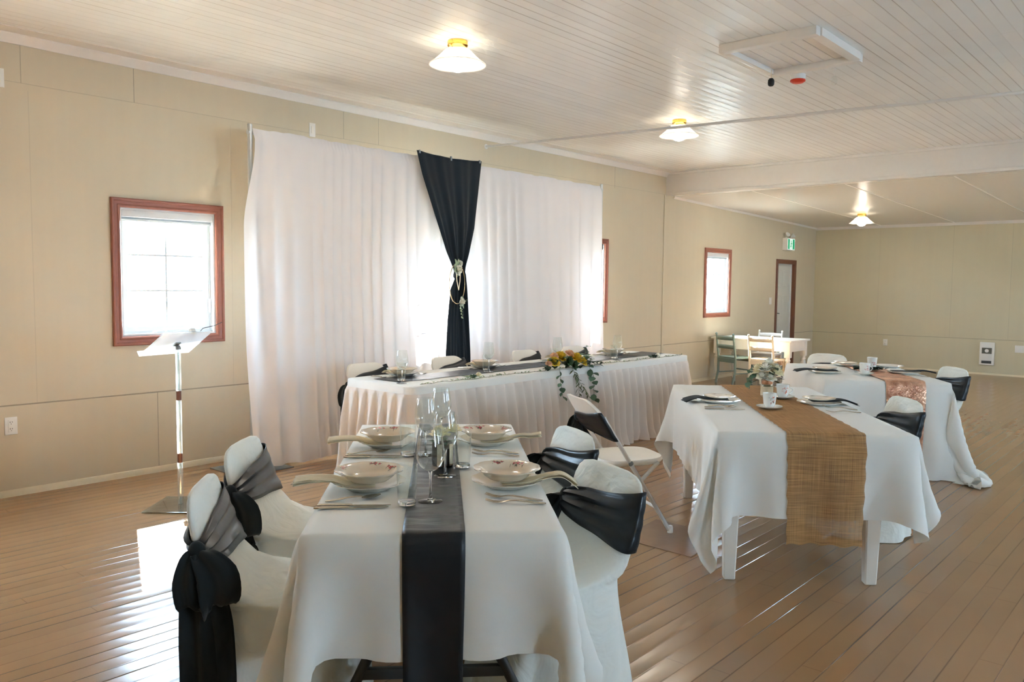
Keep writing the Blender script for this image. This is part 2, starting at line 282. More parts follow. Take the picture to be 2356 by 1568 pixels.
# ------------------------------------------------------------------ mesh building
class MB:
    """collects geometry for ONE mesh object"""
    def __init__(s): s.v = []; s.f = []; s.mi = []; s.uv = None
    def add(s, verts, faces, mi=0):
        o = len(s.v); s.v.extend([tuple(map(float, p)) for p in verts]); s.f.extend([tuple(i + o for i in f) for f in faces]); s.mi.extend([mi] * len(faces)); return s
    def box(s, a, b, mi=0, bev=0):
        (x0, y0, z0), (x1, y1, z1) = a, b
        if x0 > x1: x0, x1 = x1, x0
        if y0 > y1: y0, y1 = y1, y0
        if z0 > z1: z0, z1 = z1, z0
        bm = bmesh.new(); bmesh.ops.create_cube(bm, size=1)
        for v in bm.verts: v.co = Vector(((x0 + x1) / 2 + v.co.x * (x1 - x0), (y0 + y1) / 2 + v.co.y * (y1 - y0), (z0 + z1) / 2 + v.co.z * (z1 - z0)))
        if bev: bmesh.ops.bevel(bm, geom=list(bm.edges), offset=min(bev, .45 * min(x1 - x0, y1 - y0, z1 - z0)), segments=2, profile=.6, affect='EDGES')
        return s.bm(bm, mi)
    def bm(s, bm, mi=0, mat=None):
        bm.verts.index_update(); s.add([(mat @ v.co if mat else v.co) for v in bm.verts], [[v.index for v in f.verts] for f in bm.faces], mi); bm.free(); return s
    def grid(s, P, cu=False, cv=False, mi=0):
        """P: array [nu][nv] of points"""
        P = np.asarray(P, float); nu, nv = P.shape[:2]; fs = []
        for i in range(nu if cu else nu - 1):
            for j in range(nv if cv else nv - 1):
                a, b = i, (i + 1) % nu; c, d = j, (j + 1) % nv
                fs.append((a * nv + c, b * nv + c, b * nv + d, a * nv + d))
        return s.add(P.reshape(-1, 3), fs, mi)
    def lathe(s, prof, n=48, rim=None, mi=0, c=(0, 0, 0), closed=False):
        """prof: (r, z[, weight]) list; rim(theta) scales r by 1 + weight*rim"""
        P = []
        for p in prof:
            r, z = p[0], p[1]; w = p[2] if len(p) > 2 else 0
            row = []
            for k in range(n):
                t = 2 * PI * k / n; rr = r * (1 + (w * rim(t) if rim else 0)); row.append((c[0] + rr * math.cos(t), c[1] + rr * math.sin(t), c[2] + z))
            P.append(row)
        P = np.array(P); P = P.transpose(1, 0, 2)
        return s.grid(P, cu=True, cv=closed, mi=mi)
    def tube(s, pts, r, n=10, mi=0, caps=True, closed=False):
        pts = [np.array(p, float) for p in pts]; m = len(pts); rs = r if hasattr(r, '__len__') else [r] * m
        rows = []; up = None
        for i, p in enumerate(pts):
            if closed: t = pts[(i + 1) % m] - pts[i - 1]
            else: t = pts[min(i + 1, m - 1)] - pts[max(i - 1, 0)]
            t = t / (np.linalg.norm(t) + 1e-12)
            if up is None:
                a = np.array([0, 0, 1.]) if abs(t[2]) < .9 else np.array([1., 0, 0]); up = _n(np.cross(t, a))
            up = up - t * np.dot(up, t); up = up / (np.linalg.norm(up) + 1e-12); bi = np.cross(t, up)
            rows.append([p + rs[i] * (math.cos(2 * PI * k / n) * up + math.sin(2 * PI * k / n) * bi) for k in range(n)])
        o = len(s.v); s.grid(np.array(rows), cu=closed, cv=True, mi=mi)
        if caps and not closed:
            s.f.append(tuple(o + k for k in range(n))); s.f.append(tuple(o + (m - 1) * n + k for k in reversed(range(n)))); s.mi += [mi, mi]
        return s
    def sphere(s, c, r, nu=16, nv=10, mi=0):
        r = r if hasattr(r, '__len__') else (r, r, r)
        bm = bmesh.new(); bmesh.ops.create_uvsphere(bm, u_segments=nu, v_segments=nv, radius=1)
        return s.bm(bm, mi, Matrix.Translation(c) @ Matrix.Diagonal((*r, 1)))
    def prism(s, pts2, z0, z1, mi=0, mat=None):
        n = len(pts2); v = [(x, y, z0) for x, y in pts2] + [(x, y, z1) for x, y in pts2]
        if mat is not None: v = [tuple(mat @ Vector(p)) for p in v]
        f = [tuple(range(n))[::-1], tuple(range(n, 2 * n))] + [(i, (i + 1) % n, (i + 1) % n + n, i + n) for i in range(n)]
        return s.add(v, f, mi)
    def xf(s, mat):
        s.v = [tuple(mat @ Vector(p)) for p in s.v]; return s
    def build(s, name, mats, parent=None, angle=40, solid=0, off=0.0, sub=0, uvs=None, loc=None):
        me = bpy.data.meshes.new(name); me.from_pydata(s.v, [], s.f); me.update()
        mats = mats if isinstance(mats, (list, tuple)) else [mats]
        for m in mats: me.materials.append(M[m] if isinstance(m, str) else m)
        for p, k in zip(me.polygons, s.mi): p.material_index = k
        bm = bmesh.new(); bm.from_mesh(me); bmesh.ops.recalc_face_normals(bm, faces=bm.faces); bm.to_mesh(me); bm.free()
        if uvs is not None:
            ul = me.uv_layers.new(name='UVMap')
            for l in me.loops: ul.data[l.index].uv = uvs[l.vertex_index]
        me.shade_smooth(); me.set_sharp_from_angle(angle=math.radians(angle))
        o = bpy.data.objects.new(name, me); COL.objects.link(o)
        if parent: o.parent = parent
        if loc is not None: o.location = loc
        if solid:
            md = o.modifiers.new('solid', 'SOLIDIFY'); md.thickness = solid; md.offset = off
        if sub:
            md = o.modifiers.new('sub', 'SUBSURF'); md.levels = sub; md.render_levels = sub
        return o
def tag(o, label, cat, group=None):
    o['label'] = label; o['category'] = cat
    if group: o['group'] = group
    return o
def thing(name, label, cat, loc=(0, 0, 0), rz=0, group=None):
    o = bpy.data.objects.new(name, None); COL.objects.link(o); o.empty_display_size = .1
    o.location = loc; o.rotation_euler = (0, 0, rz); return tag(o, label, cat, group)
def struct(o): o['kind'] = 'structure'; return o
def dup(root, label, loc=None, rz=None, group=None):
    r = root.copy(); COL.objects.link(r)
    if loc is not None: r.location = loc
    if rz is not None: r.rotation_euler = (0, 0, rz)
    r['label'] = label
    if group: r['group'] = group
    for ch in list(root.children):
        c = ch.copy(); COL.objects.link(c); c.parent = r
        for g in list(ch.children):
            d = g.copy(); COL.objects.link(d); d.parent = c
    return r
def ss(a, b, x):
    t = np.clip((np.asarray(x, float) - a) / (b - a), 0, 1); return t * t * (3 - 2 * t)
def noise1(seed, n, k):
    """smooth random curve of n samples with k knots"""
    r = np.random.default_rng(seed); y = r.uniform(-1, 1, k); x = np.linspace(0, k - 1, n); i = np.clip(x.astype(int), 0, k - 2); f = x - i; f = f * f * (3 - 2 * f)
    return y[i] * (1 - f) + y[i + 1] * f

# ------------------------------------------------------------------ room shell
XL, XR, YB, YM, YF, ZC = -6.06, 2.9, -3.6, 10.15, 15.75, 3.05
LW = [(-.18, .69), (2.50, 3.37), (5.10, 5.97), (7.86, 8.73), (11.32, 12.19)]   # window casings on the left wall; the first is unseen, added for daylight
RW_ADDED = [(1.4, 2.27), (4.8, 5.67), (8.0, 8.87), (11.3, 12.17), (13.3, 14.17)]  # right wall windows, all unseen, added to bring more daylight into the hall
WZ = (.975, 2.05); CW = .068
def hole(y): return (y[0] + CW, y[1] - CW, WZ[0] + CW, WZ[1] - CW)
DOOR = (13.95, 14.80, 0.0, 1.955)
def wall_holes(name, ax, face, back, u0, u1, z0, z1, holes, m):
    us = sorted({u0, u1, *[h[0] for h in holes], *[h[1] for h in holes]}); zs = sorted({z0, z1, *[h[2] for h in holes], *[h[3] for h in holes]})
    mb = MB(); P = (lambda d, u, z: (d, u, z)) if ax == 0 else (lambda d, u, z: (u, d, z))
    def inh(u, z): return any(h[0] < u < h[1] and h[2] < z < h[3] for h in holes)
    for a, b in zip(us, us[1:]):
        for c, d in zip(zs, zs[1:]):
            if inh((a + b) / 2, (c + d) / 2): continue
            for x in (face, back): mb.add([P(x, a, c), P(x, b, c), P(x, b, d), P(x, a, d)], [(0, 1, 2, 3)])
    for h in holes:
        q = [(h[0], h[2]), (h[1], h[2]), (h[1], h[3]), (h[0], h[3])]
        for i in range(4):
            (a, b), (c, d) = q[i], q[(i + 1) % 4]; mb.add([P(face, a, b), P(face, c, d), P(back, c, d), P(back, a, b)], [(0, 1, 2, 3)])
    return struct(mb.build(name, m, angle=10))
struct(MB().box((XL - .2, YB - .2, -.12), (XR + .2, YF + .2, 0)).build('floor', 'floor'))
struct(MB().box((XL - .2, YB - .2, ZC), (XR + .2, YM + .2, ZC + .12)).build('ceiling', 'ceiling'))
mb = MB(); z0, z1 = 2.735, 2.605
mb.add([(XL - .2, YM + .19, z0), (XR + .2, YM + .19, z0), (XR + .2, YF + .1, z1), (XL - .2, YF + .1, z1), (XL - .2, YM + .19, z0 + .4), (XR + .2, YM + .19, z0 + .4), (XR + .2, YF + .1, z1 + .4), (XL - .2, YF + .1, z1 + .4)],
       [(0, 1, 2, 3), (4, 5, 6, 7), (0, 1, 5, 4), (1, 2, 6, 5), (2, 3, 7, 6), (3, 0, 4, 7)])
struct(mb.build('ceiling_alcove', 'alcove_white'))
mb = MB()
for k in range(7):                                                   # sheet joints in the alcove ceiling
    x = -4.86 + k * 1.22; mb.add([(x - .012, YM + .2, z0 - .002), (x + .012, YM + .2, z0 - .002), (x + .012, YF, z1 - .0005), (x - .012, YF, z1 - .0005), (x - .012, YM + .2, z0 + .01), (x + .012, YM + .2, z0 + .01), (x + .012, YF, z1 + .01), (x - .012, YF, z1 + .01)], [(0, 1, 2, 3), (0, 1, 5, 4), (1, 2, 6, 5), (3, 0, 4, 7)])
struct(mb.build('trim_1', 'trim_white'))
wall_holes('wall_left', 0, XL, XL - .16, YB - .1, YF + .1, 0, ZC + .02, [hole(y) for y in LW] + [DOOR], 'wall_left')
wall_holes('wall_right', 0, XR, XR + .16, YB - .1, YF + .1, 0, ZC + .02, [hole(y) for y in RW_ADDED], 'wall_plain')
wall_holes('wall_far', 1, YF, YF + .16, XL - .1, XR + .1, 0, ZC + .02, [], 'wall_far')
wall_holes('wall_back', 1, YB, YB - .16, XL - .1, XR + .1, 0, ZC + .02, [], 'wall_plain')
mb = MB().box((XL - .02, YM, 2.735), (XR + .02, YM + .2, ZC + .01), bev=.002)          # beam across the hall
struct(mb.build('beam', 'trim_white'))
mb = MB().box((XL, YM - .012, 2.728), (XR, YM, 2.765), bev=.003).box((XL, YM - .025, ZC - .035), (XR, YM, ZC), bev=.008)
struct(mb.build('trim_2', 'trim_white'))
mb = MB()                                                            # crown and border board along the left wall
prof = [(0, -.062), (.014, -.062), (.02, -.05), (.05, -.022), (.056, -.012), (.056, -.004), (.19, -.004), (.19, 0)]
P = [[(XL + a, y, ZC + b) for a, b in prof] for y in (YB, YM)]
struct(mb.grid(P).build('trim_3', 'trim_white', angle=25))
P = [[(x, YF - a, 2.609 + b) for a, b in [(0, -.05), (.012, -.05), (.03, -.02), (.05, 0)]] for x in (XL, XR)]
struct(MB().grid(P).build('trim_4', 'trim_white', angle=25))
P = [[(XL + a, YM + .2 + t * (YF - YM - .2), z0 + (z1 - z0) * t + b) for a, b in [(0, -.03), (.01, -.03), (.022, -.012), (.03, 0)]] for t in (0, 1)]
struct(MB().grid(P).build('trim_5', 'trim_white', angle=25))
struct(MB().box((XL, YM - .05, 0), (XL + .012, YM - .005, 2.735), bev=.002).build('trim_6', simple('wall_trim', WALLC, .42)))
P = [[(XL + a, y, b) for a, b in [(0, .045), (.006, .042), (.014, .025), (.016, 0)]] for y in (YB, 13.9)]
struct(MB().grid(P).build('baseboard_left', 'baseboard', angle=30))
P = [[(x, YF - a, b) for a, b in [(0, .03), (.006, .028), (.014, .015), (.016, 0)]] for x in (XL, XR)]
struct(MB().grid(P).build('baseboard_far', 'baseboard', angle=30))

def rect_loft(mb, y0, y1, zz0, zz1, prof, X, mi=0):
    """rings of a rectangle stepping inward: prof (inset, depth outward)"""
    rows = []
    for ins, d in prof: rows.append([(X(d), y0 + ins, zz0 + ins), (X(d), y1 - ins, zz0 + ins), (X(d), y1 - ins, zz1 - ins), (X(d), y0 + ins, zz1 - ins)])
    return mb.grid(rows, cv=True, mi=mi)
WN = [0]
def window(xf, sg, yy, zz, casing='casing', detail=True):
    WN[0] += 1; k = WN[0]; X = lambda d: xf - sg * d; y0, y1 = yy; a, b = zz
    r = struct(bpy.data.objects.new('window_%d' % k, None)); COL.objects.link(r)
    mb = MB(); rect_loft(mb, y0, y1, a, b, [(0, 0), (0, -.020), (.006, -.025), (.018, -.025), (.024, -.018), (.044, -.015), (.050, -.019), (.060, -.019), (CW, -.012), (CW, .004)], X)
    mb.build('casing', casing, r, angle=25)
    y0 += CW; y1 -= CW; a += CW; b -= CW
    mb = MB(); rect_loft(mb, y0, y1, a, b, [(-.001, .002), (.014, .002), (.014, .052), (.026, .052), (.026, .10), (.034, .10), (.034, .15)], X); mb.build('jamb', 'vinyl', r, angle=25)
    mb = MB(); rect_loft(mb, y0 + .026, y1 - .026, a + .026, b - .026, [(0, .085), (0, .056), (.006, .052), (.040, .052), (.046, .06), (.046, .085), (0, .085)], X); mb.build('sash', 'vinyl', r, angle=25)
    g = (y0 + .07, y1 - .07, a + .07, b - .07); mb = MB(); w = .0075
    ym = (g[0] + g[1]) / 2; mb.box((X(.062), ym - w, g[2]), (X(.078), ym + w, g[3]), bev=.002)
    for t in (1 / 3, 2 / 3): zc = g[2] + (g[3] - g[2]) * t; mb.box((X(.063), g[0], zc - w), (X(.077), g[1], zc + w), bev=.002)
    mb.build('muntins', 'vinyl', r)
    MB().box((X(.068), g[0] - .01, g[2] - .01), (X(.072), g[1] + .01, g[3] + .01)).build('pane', 'glass_pane', r)
    if detail:
        mb = MB(); yc = y0 + .30; mb.box((X(.028), yc - .055, a + .012), (X(.056), yc + .055, a + .03), bev=.006).box((X(.02), yc - .045, a + .026), (X(.036), yc + .03, a + .036), bev=.004)
        mb.build('crank_handle', 'vinyl', r)
        mb = MB().box((X(.04), y1 - .034, a + .16), (X(.056), y1 - .016, a + .27), bev=.004); mb.build('latch', 'vinyl', r)
    return r
for i, y in enumerate(LW): window(XL, 1, y, WZ, detail=(i in (1, 4)))
for y in RW_ADDED: window(XR, -1, y, WZ, detail=False)  # added windows out of view, there for their daylight
def blind(y, label):
    t = thing('roller_blind', label, 'blind', (XL, (y[0] + y[1]) / 2, WZ[1] - CW - .014), group='rolled up blinds'); hw = (y[1] - y[0]) / 2 - CW - .016
    MB().box((-.048, -hw, -.05), (-.002, hw, 0), bev=.006).build('cassette', 'vinyl', t)
    MB().box((-.034, -hw + .004, -.066), (-.03, hw - .004, -.045)).build('fabric', simple('blind_cloth', srgb(176, 184, 188), .8), t)
    MB().box((-.040, -hw + .004, -.078), (-.024, hw - .004, -.064), bev=.004).build('bottom_rail', 'vinyl', t)
blind(LW[1], 'white roller blind rolled up in the brown framed window beside the clear lectern')
blind(LW[4], 'white roller blind rolled up in the far window behind the white farm table')

# door in the far recess
dr = struct(bpy.data.objects.new('door_1', None)); COL.objects.link(dr)
mb = MB(); y0, y1, zt = DOOR[0], DOOR[1], DOOR[3]
prof = [(0, 0), (0, -.020), (.008, -.025), (.03, -.02), (.06, -.018), (.075, -.012), (.075, .03)]
rows = [[(XL - d, y0 - .0 + i, 0), (XL - d, y0 + i, zt - i), (XL - d, y1 - i, zt - i), (XL - d, y1 - i, 0)] for i, d in prof]
mb.grid(rows).build('casing', 'casing_dark', dr, angle=25)
mb = MB().box((XL - .10, y0 + .07, .005), (XL - .062, y1 - .07, zt - .07), bev=.002)
pw = (y1 - y0 - .14 - .3) / 2
for r_ in ((.16, .58), (.72, 1.32), (1.45, 1.76)):
    for c_ in (0, 1):
        ya = y0 + .07 + .1 + c_ * (pw + .1); rect_loft(mb, ya, ya + pw, r_[0], r_[1], [(0, 0.062), (.012, .056), (.024, .062), (.04, .057), (.05, .057), (pw / 2, .057)], lambda d: XL - d)
mb.build('leaf', 'door_paint', dr)
mb = MB().box((XL - .06, y0 + .1, .93), (XL - .05, y0 + .14, 1.05), bev=.003).tube([(XL - .05, y0 + .12, .99), (XL - .02, y0 + .12, .99), (XL - .015, y0 + .15, .99), (XL - .015, y0 + .23, .985)], .008)
mb.build('handle', 'metal_dark', dr)
rows = [[(XL - d, y0 + i, 0), (XL - d, y0 + i, zt - i), (XL - d, y1 - i, zt - i), (XL - d, y1 - i, 0)] for i, d in [(.07, .0), (.07, .14)]]
MB().grid(rows).build('jamb', 'vinyl', dr)
MB().box((XL - .16, y0, 0), (XL - .14, y1, zt)).build('backing', 'door_paint', dr)

# floor patch: a loose square of thin board screwed over the planks
q = [onz(*p, 0) for p in ((1427, 1238), (1510, 1195), (1665, 1232), (1590, 1282))]
fp = MB().prism([(p[0], p[1]) for p in q], 0, .004).build('floor_patch', simple('patch_paint', srgb(140, 108, 84), .2, noise=.12, nscale=14, bump=.3, bscale=20)); struct(fp)

# outside
struct(MB().grid([[(x, y, -.9 - .004 * abs(x + 6)) for y in np.linspace(-140, 260, 12)] for x in np.linspace(-260, -6.3, 14)]).build('ground', 'grass'))
hs = np.linspace(-260, 420, 90); hh = 13 + 5 * noise1(3, 90, 14) + 2.2 * noise1(4, 90, 50) + 11 * np.exp(-((hs - 95) / 70) ** 2)
struct(MB().grid([[(-250 - 60 * t + 6 * noise1(9, 90, 30)[i], hs[i], -3 + (hh[i] + 2.0 * noise1(6 + k, 90, 60)[i] * t) * math.sin(t * PI / 2)) for i in range(90)] for k, t in enumerate(np.linspace(0, 1, 7))]).build('hill', 'hill'))
struct(MB().box((-150, -30, -2), (-149.5, 160, .35)).build('trim_outside_hedge', 'hill'))

# ------------------------------------------------------------------ fixtures on the walls and ceiling
def ceiling_light(loc, label):
    t = thing('ceiling_light', label, 'ceiling light', loc, group='brass ceiling lights')
    MB().lathe([(0, 0), (.066, 0), (.068, -.006), (.068, -.03), (.06, -.042), (.045, -.048), (.045, -.07), (0, -.07)], 40).build('base', 'brass', t, angle=30)
    for k in range(3):
        a = 2 * PI * k / 3 + .5; MB().sphere((.05 * math.cos(a), .05 * math.sin(a), -.05), .006).build('screw', 'brass', t)
    MB().lathe([(.05, -.05), (.078, -.056), (.09, -.066), (.13, -.105), (.165, -.135), (.188, -.150), (.190, -.154), (.186, -.156), (.16, -.142), (.126, -.112), (.088, -.072), (.07, -.062), (.05, -.058)], 56).build('shade', 'lamp_shade', t, angle=60)
    MB().lathe([(.02, -.06), (.04, -.08), (.066, -.115), (.072, -.14), (.064, -.168), (.044, -.188), (.02, -.197), (0, -.199)], 40).build('globe', 'bulb', t, angle=60)
    return t
p = onz(1053, 95, ZC); ceiling_light((p[0], p[1], ZC), 'brass and white glass ceiling light nearest the camera, over the skirted head table end')
p = onz(1563, 276, ZC); ceiling_light((p[0], p[1], ZC), 'brass and white glass ceiling light crossed by the white tie rod')
p = onz(1983, 490, 2.665); ceiling_light((p[0], p[1], 2.735 - .13 * (p[1] - YM - .2) / (YF - YM - .2)), 'small brass and white ceiling light in the low ceiling of the far recess')

t = thing('ceiling_hatch', 'white boarded attic hatch with a thick frame in the plank ceiling', 'hatch', (-2.30, 5.44, ZC))
hx, hy = .325, .40
MB().box((-hx, -hy - .02, -.055), (hx, -hy + .05, 0), bev=.006).build('frame_board', 'trim_white', t)
MB().box((-hx, hy - .05, -.055), (hx, hy + .02, 0), bev=.006).build('frame_board', 'trim_white', t)
MB().box((-hx - .0, -hy + .05, -.05), (-hx + .045, hy - .05, 0), bev=.005).build('frame_board', 'trim_white', t)
MB().box((hx - .06, -hy + .05, -.05), (hx + .01, hy - .05, 0), bev=.005).build('frame_board', 'trim_white', t)
mb = MB()
for k in range(7): mb.box((-hx + .047 + k * .0735, -hy + .052, -.016), (-hx + .047 + k * .0735 + .070, hy - .052, -.002), bev=.004)
mb.build('panel', 'trim_white', t)
p = onz(1775, 160, ZC - .055); t = thing('pull_weight', 'small black pull weight hanging on a cord from the hatch corner', 'pull weight', (p[0], p[1], ZC - .055))
MB().tube([(0, 0, 0), (0, 0, -.07)], .002, 6).build('cord', 'lace', t)
MB().lathe([(0, -.062), (.012, -.062), (.021, -.072), (.023, -.09), (.021, -.108), (.012, -.116), (0, -.117)], 20).build('weight', 'black_rubber', t)
p = onz(1836, 172, ZC); t = thing('heat_detector', 'white and red heat detector on the plank ceiling by the hatch', 'detector', (p[0], p[1], ZC))
MB().lathe([(0, 0), (.055, 0), (.055, -.03), (.05, -.036), (0, -.036)], 32).build('base', 'plastic_white', t)
MB().lathe([(.03, -.034), (.055, -.038), (.056, -.048), (.04, -.06), (.015, -.064), (0, -.064)], 32).build('dome', 'red_plastic', t)
p = onz(1920, 158, ZC); t = thing('ceiling_hook', 'small white hook with a clear bulb hanging right of the red detector', 'hook', (p[0], p[1], ZC))
MB().lathe([(0, 0), (.012, 0), (.012, -.006), (.003, -.008), (.003, -.05), (0, -.05)], 14).build('screw', 'plastic_white', t)
MB().lathe([(.006, -.05), (.018, -.062), (.026, -.085), (.02, -.11), (0, -.12)], 18).build('bulb', 'glass_thin', t)
a = onx(1118, 337, XL); b = ony(2356, 212, a[1]); d = (b - a) / (b[0] - a[0]); e = a + d * (XR - XL)
t = thing('tie_rod', 'long thin white tie rod running across the hall under the ceiling', 'rod', (XL, a[1], a[2]))
MB().tube([(0, 0, 0), tuple(e - a)], .0125, 12).build('rod', 'metal_white', t)
MB().lathe([(0, 0), (.026, 0), (.026, .006), (0, .006)], 20).xf(Matrix.Rotation(PI / 2, 4, 'Y')).build('end_washer', 'metal_white', t)

def plate_thing(name, label, cat, loc, rz, w, h, kind):
    """wall plate; local +x is out of the wall"""
    t = thing(name, label, cat, loc, rz)
    MB().box((0, -w / 2, -h / 2), (.006, w / 2, h / 2), bev=.002).build('cover_plate', 'plastic_white', t)
    if kind == 'outlet':
        r = MB().box((.005, -w * .24, -h * .36), (.009, w * .24, h * .36), bev=.0015).build('receptacle', 'plastic_white', t)
        for sz in (-1, 1):
            mb = MB(); zc = sz * h * .19; mb.box((.0085, -.008, zc - .001), (.0096, -.005, zc + .008)).box((.0085, .005, zc), (.0096, .008, zc + .008)).box((.0085, -.002, zc - .011), (.0096, .002, zc - .007)); mb.build('slots', 'slot', r)
    elif kind == 'switch':
        MB().box((.005, -w * .2, -h * .28), (.010, w * .2, h * .28), bev=.002).build('rocker', 'plastic_ivory', t)
    else:
        for sz in (-1, 1): MB().sphere((.006, 0, sz * h * .36), .003, 8, 6).build('screw', 'metal_white', t)
    return t
p = onx(25, 979, XL); plate_thing('wall_outlet', 'white double outlet low on the left wall at the frame edge', 'outlet', tuple(p), 0, .076, .118, 'outlet')
p = onx(718, 299, XL); plate_thing('wall_plate', 'white wall plate high on the left wall above the white backdrop', 'wall plate', tuple(p), 0, .062, .118, 'switch')
p = onx(-1, 178, XL); plate_thing('wall_plate', 'white wall plate cut by the left edge of the photo below the ceiling', 'wall plate', tuple(p), 0, .05, .12, 'blank')
p = onx(1772, 692, XL); plate_thing('light_switch', 'white light switch beside the brown framed far door', 'switch', tuple(p), 0, .1, .118, 'switch')
p = ony(2037, 787, YF); plate_thing('wall_outlet', 'tiny white outlet low on the far beige wall', 'outlet', tuple(p), -PI / 2, .076, .118, 'outlet')
p = ony(2347, 803, YF); plate_thing('wall_plate', 'white square plate right of the wall heater on the far wall', 'wall plate', tuple(p), -PI / 2, .15, .12, 'blank')
p0 = ony(2256, 786, YF); p1 = ony(2287, 840, YF)
t = thing('wall_heater', 'white wall heater with dark grilles low on the far wall', 'heater', ((p0[0] + p1[0]) / 2, YF, p1[2])); hw, hh_ = (p1[0] - p0[0]) / 2, p0[2] - p1[2]
MB().box((-hw, -.045, 0), (hw, 0, hh_), bev=.008).build('housing', 'plastic_white', t)
mb = MB().box((-hw * .68, -.048, hh_ * .50), (hw * .68, -.044, hh_ * .76))
for k in range(7): mb.box((-hw * .68, -.053, hh_ * (.51 + k * .036)), (hw * .68, -.047, hh_ * (.52 + k * .036)))
mb.build('upper_grille', 'grille', t)
MB().lathe([(0, 0), (.032, 0), (.026, .012), (0, .014)], 20).xf(Matrix.Translation((0, -.05, hh_ * .63)) @ Matrix.Rotation(PI / 2, 4, 'X')).build('fan_hub', 'metal_white', t)
mb = MB().box((-hw * .68, -.048, hh_ * .07), (hw * .68, -.044, hh_ * .19))
for k in range(3): mb.box((-hw * .68, -.053, hh_ * (.08 + k * .036)), (hw * .68, -.047, hh_ * (.09 + k * .036)))
mb.build('lower_grille', 'metal_dark', t)
p = onx(1811, 565, XL)
t = thing('exit_sign', 'white and green running figure exit sign above the far door', 'exit sign', (XL, 14.36, 2.12))
MB().box((0, -.17, 0), (.09, .17, .22), bev=.006).build('housing', 'plastic_white', t)
f = MB().box((.09, -.155, .015), (.094, .155, .205)).build('face_panel', 'exit_white', t)
MB().box((.094, -.150, .022), (.0955, -.075, .198)).build('green_panel', 'exit_green', f); MB().box((.094, .055, .022), (.0955, .14, .198)).build('green_panel', 'exit_green', f)
mb = MB(); mb.sphere((.095, -.005, .165), (.001, .014, .014), 12, 8)
for a_, b_, w_ in [((-.005, .145), (-.015, .09), .012), ((-.015, .09), (.012, .06), .009), ((.012, .06), (.0, .03), .007), ((-.015, .09), (-.035, .065), .009), ((-.035, .065), (-.055, .06), .007), ((-.005, .14), (.02, .115), .006), ((-.008, .14), (-.03, .115), .006), ((.02, .115), (.035, .125), .005)]:
    d_ = _n(np.array([b_[0] - a_[0], b_[1] - a_[1]])); nn = np.array([-d_[1], d_[0]]) * w_
    mb.add([(.0962, a_[0] + nn[0], a_[1] + nn[1]), (.0962, a_[0] - nn[0], a_[1] - nn[1]), (.0962, b_[0] - nn[0], b_[1] - nn[1]), (.0962, b_[0] + nn[0], b_[1] + nn[1])], [(0, 1, 2, 3)])
mb.build('running_figure', 'exit_green', f)
for s in (-1, 1):
    MB().lathe([(0, 0), (.02, 0), (.042, .05), (.045, .06), (0, .055)], 20).xf(Matrix.Translation((.04, s * .11, .25)) @ Matrix.Rotation(.9, 4, 'Y') @ Matrix.Rotation(s * -.4, 4, 'X')).build('lamp_head', 'plastic_white', t)
    MB().tube([(.04, s * .11, .21), (.04, s * .11, .26)], .008).build('lamp_stem', 'plastic_white', t)

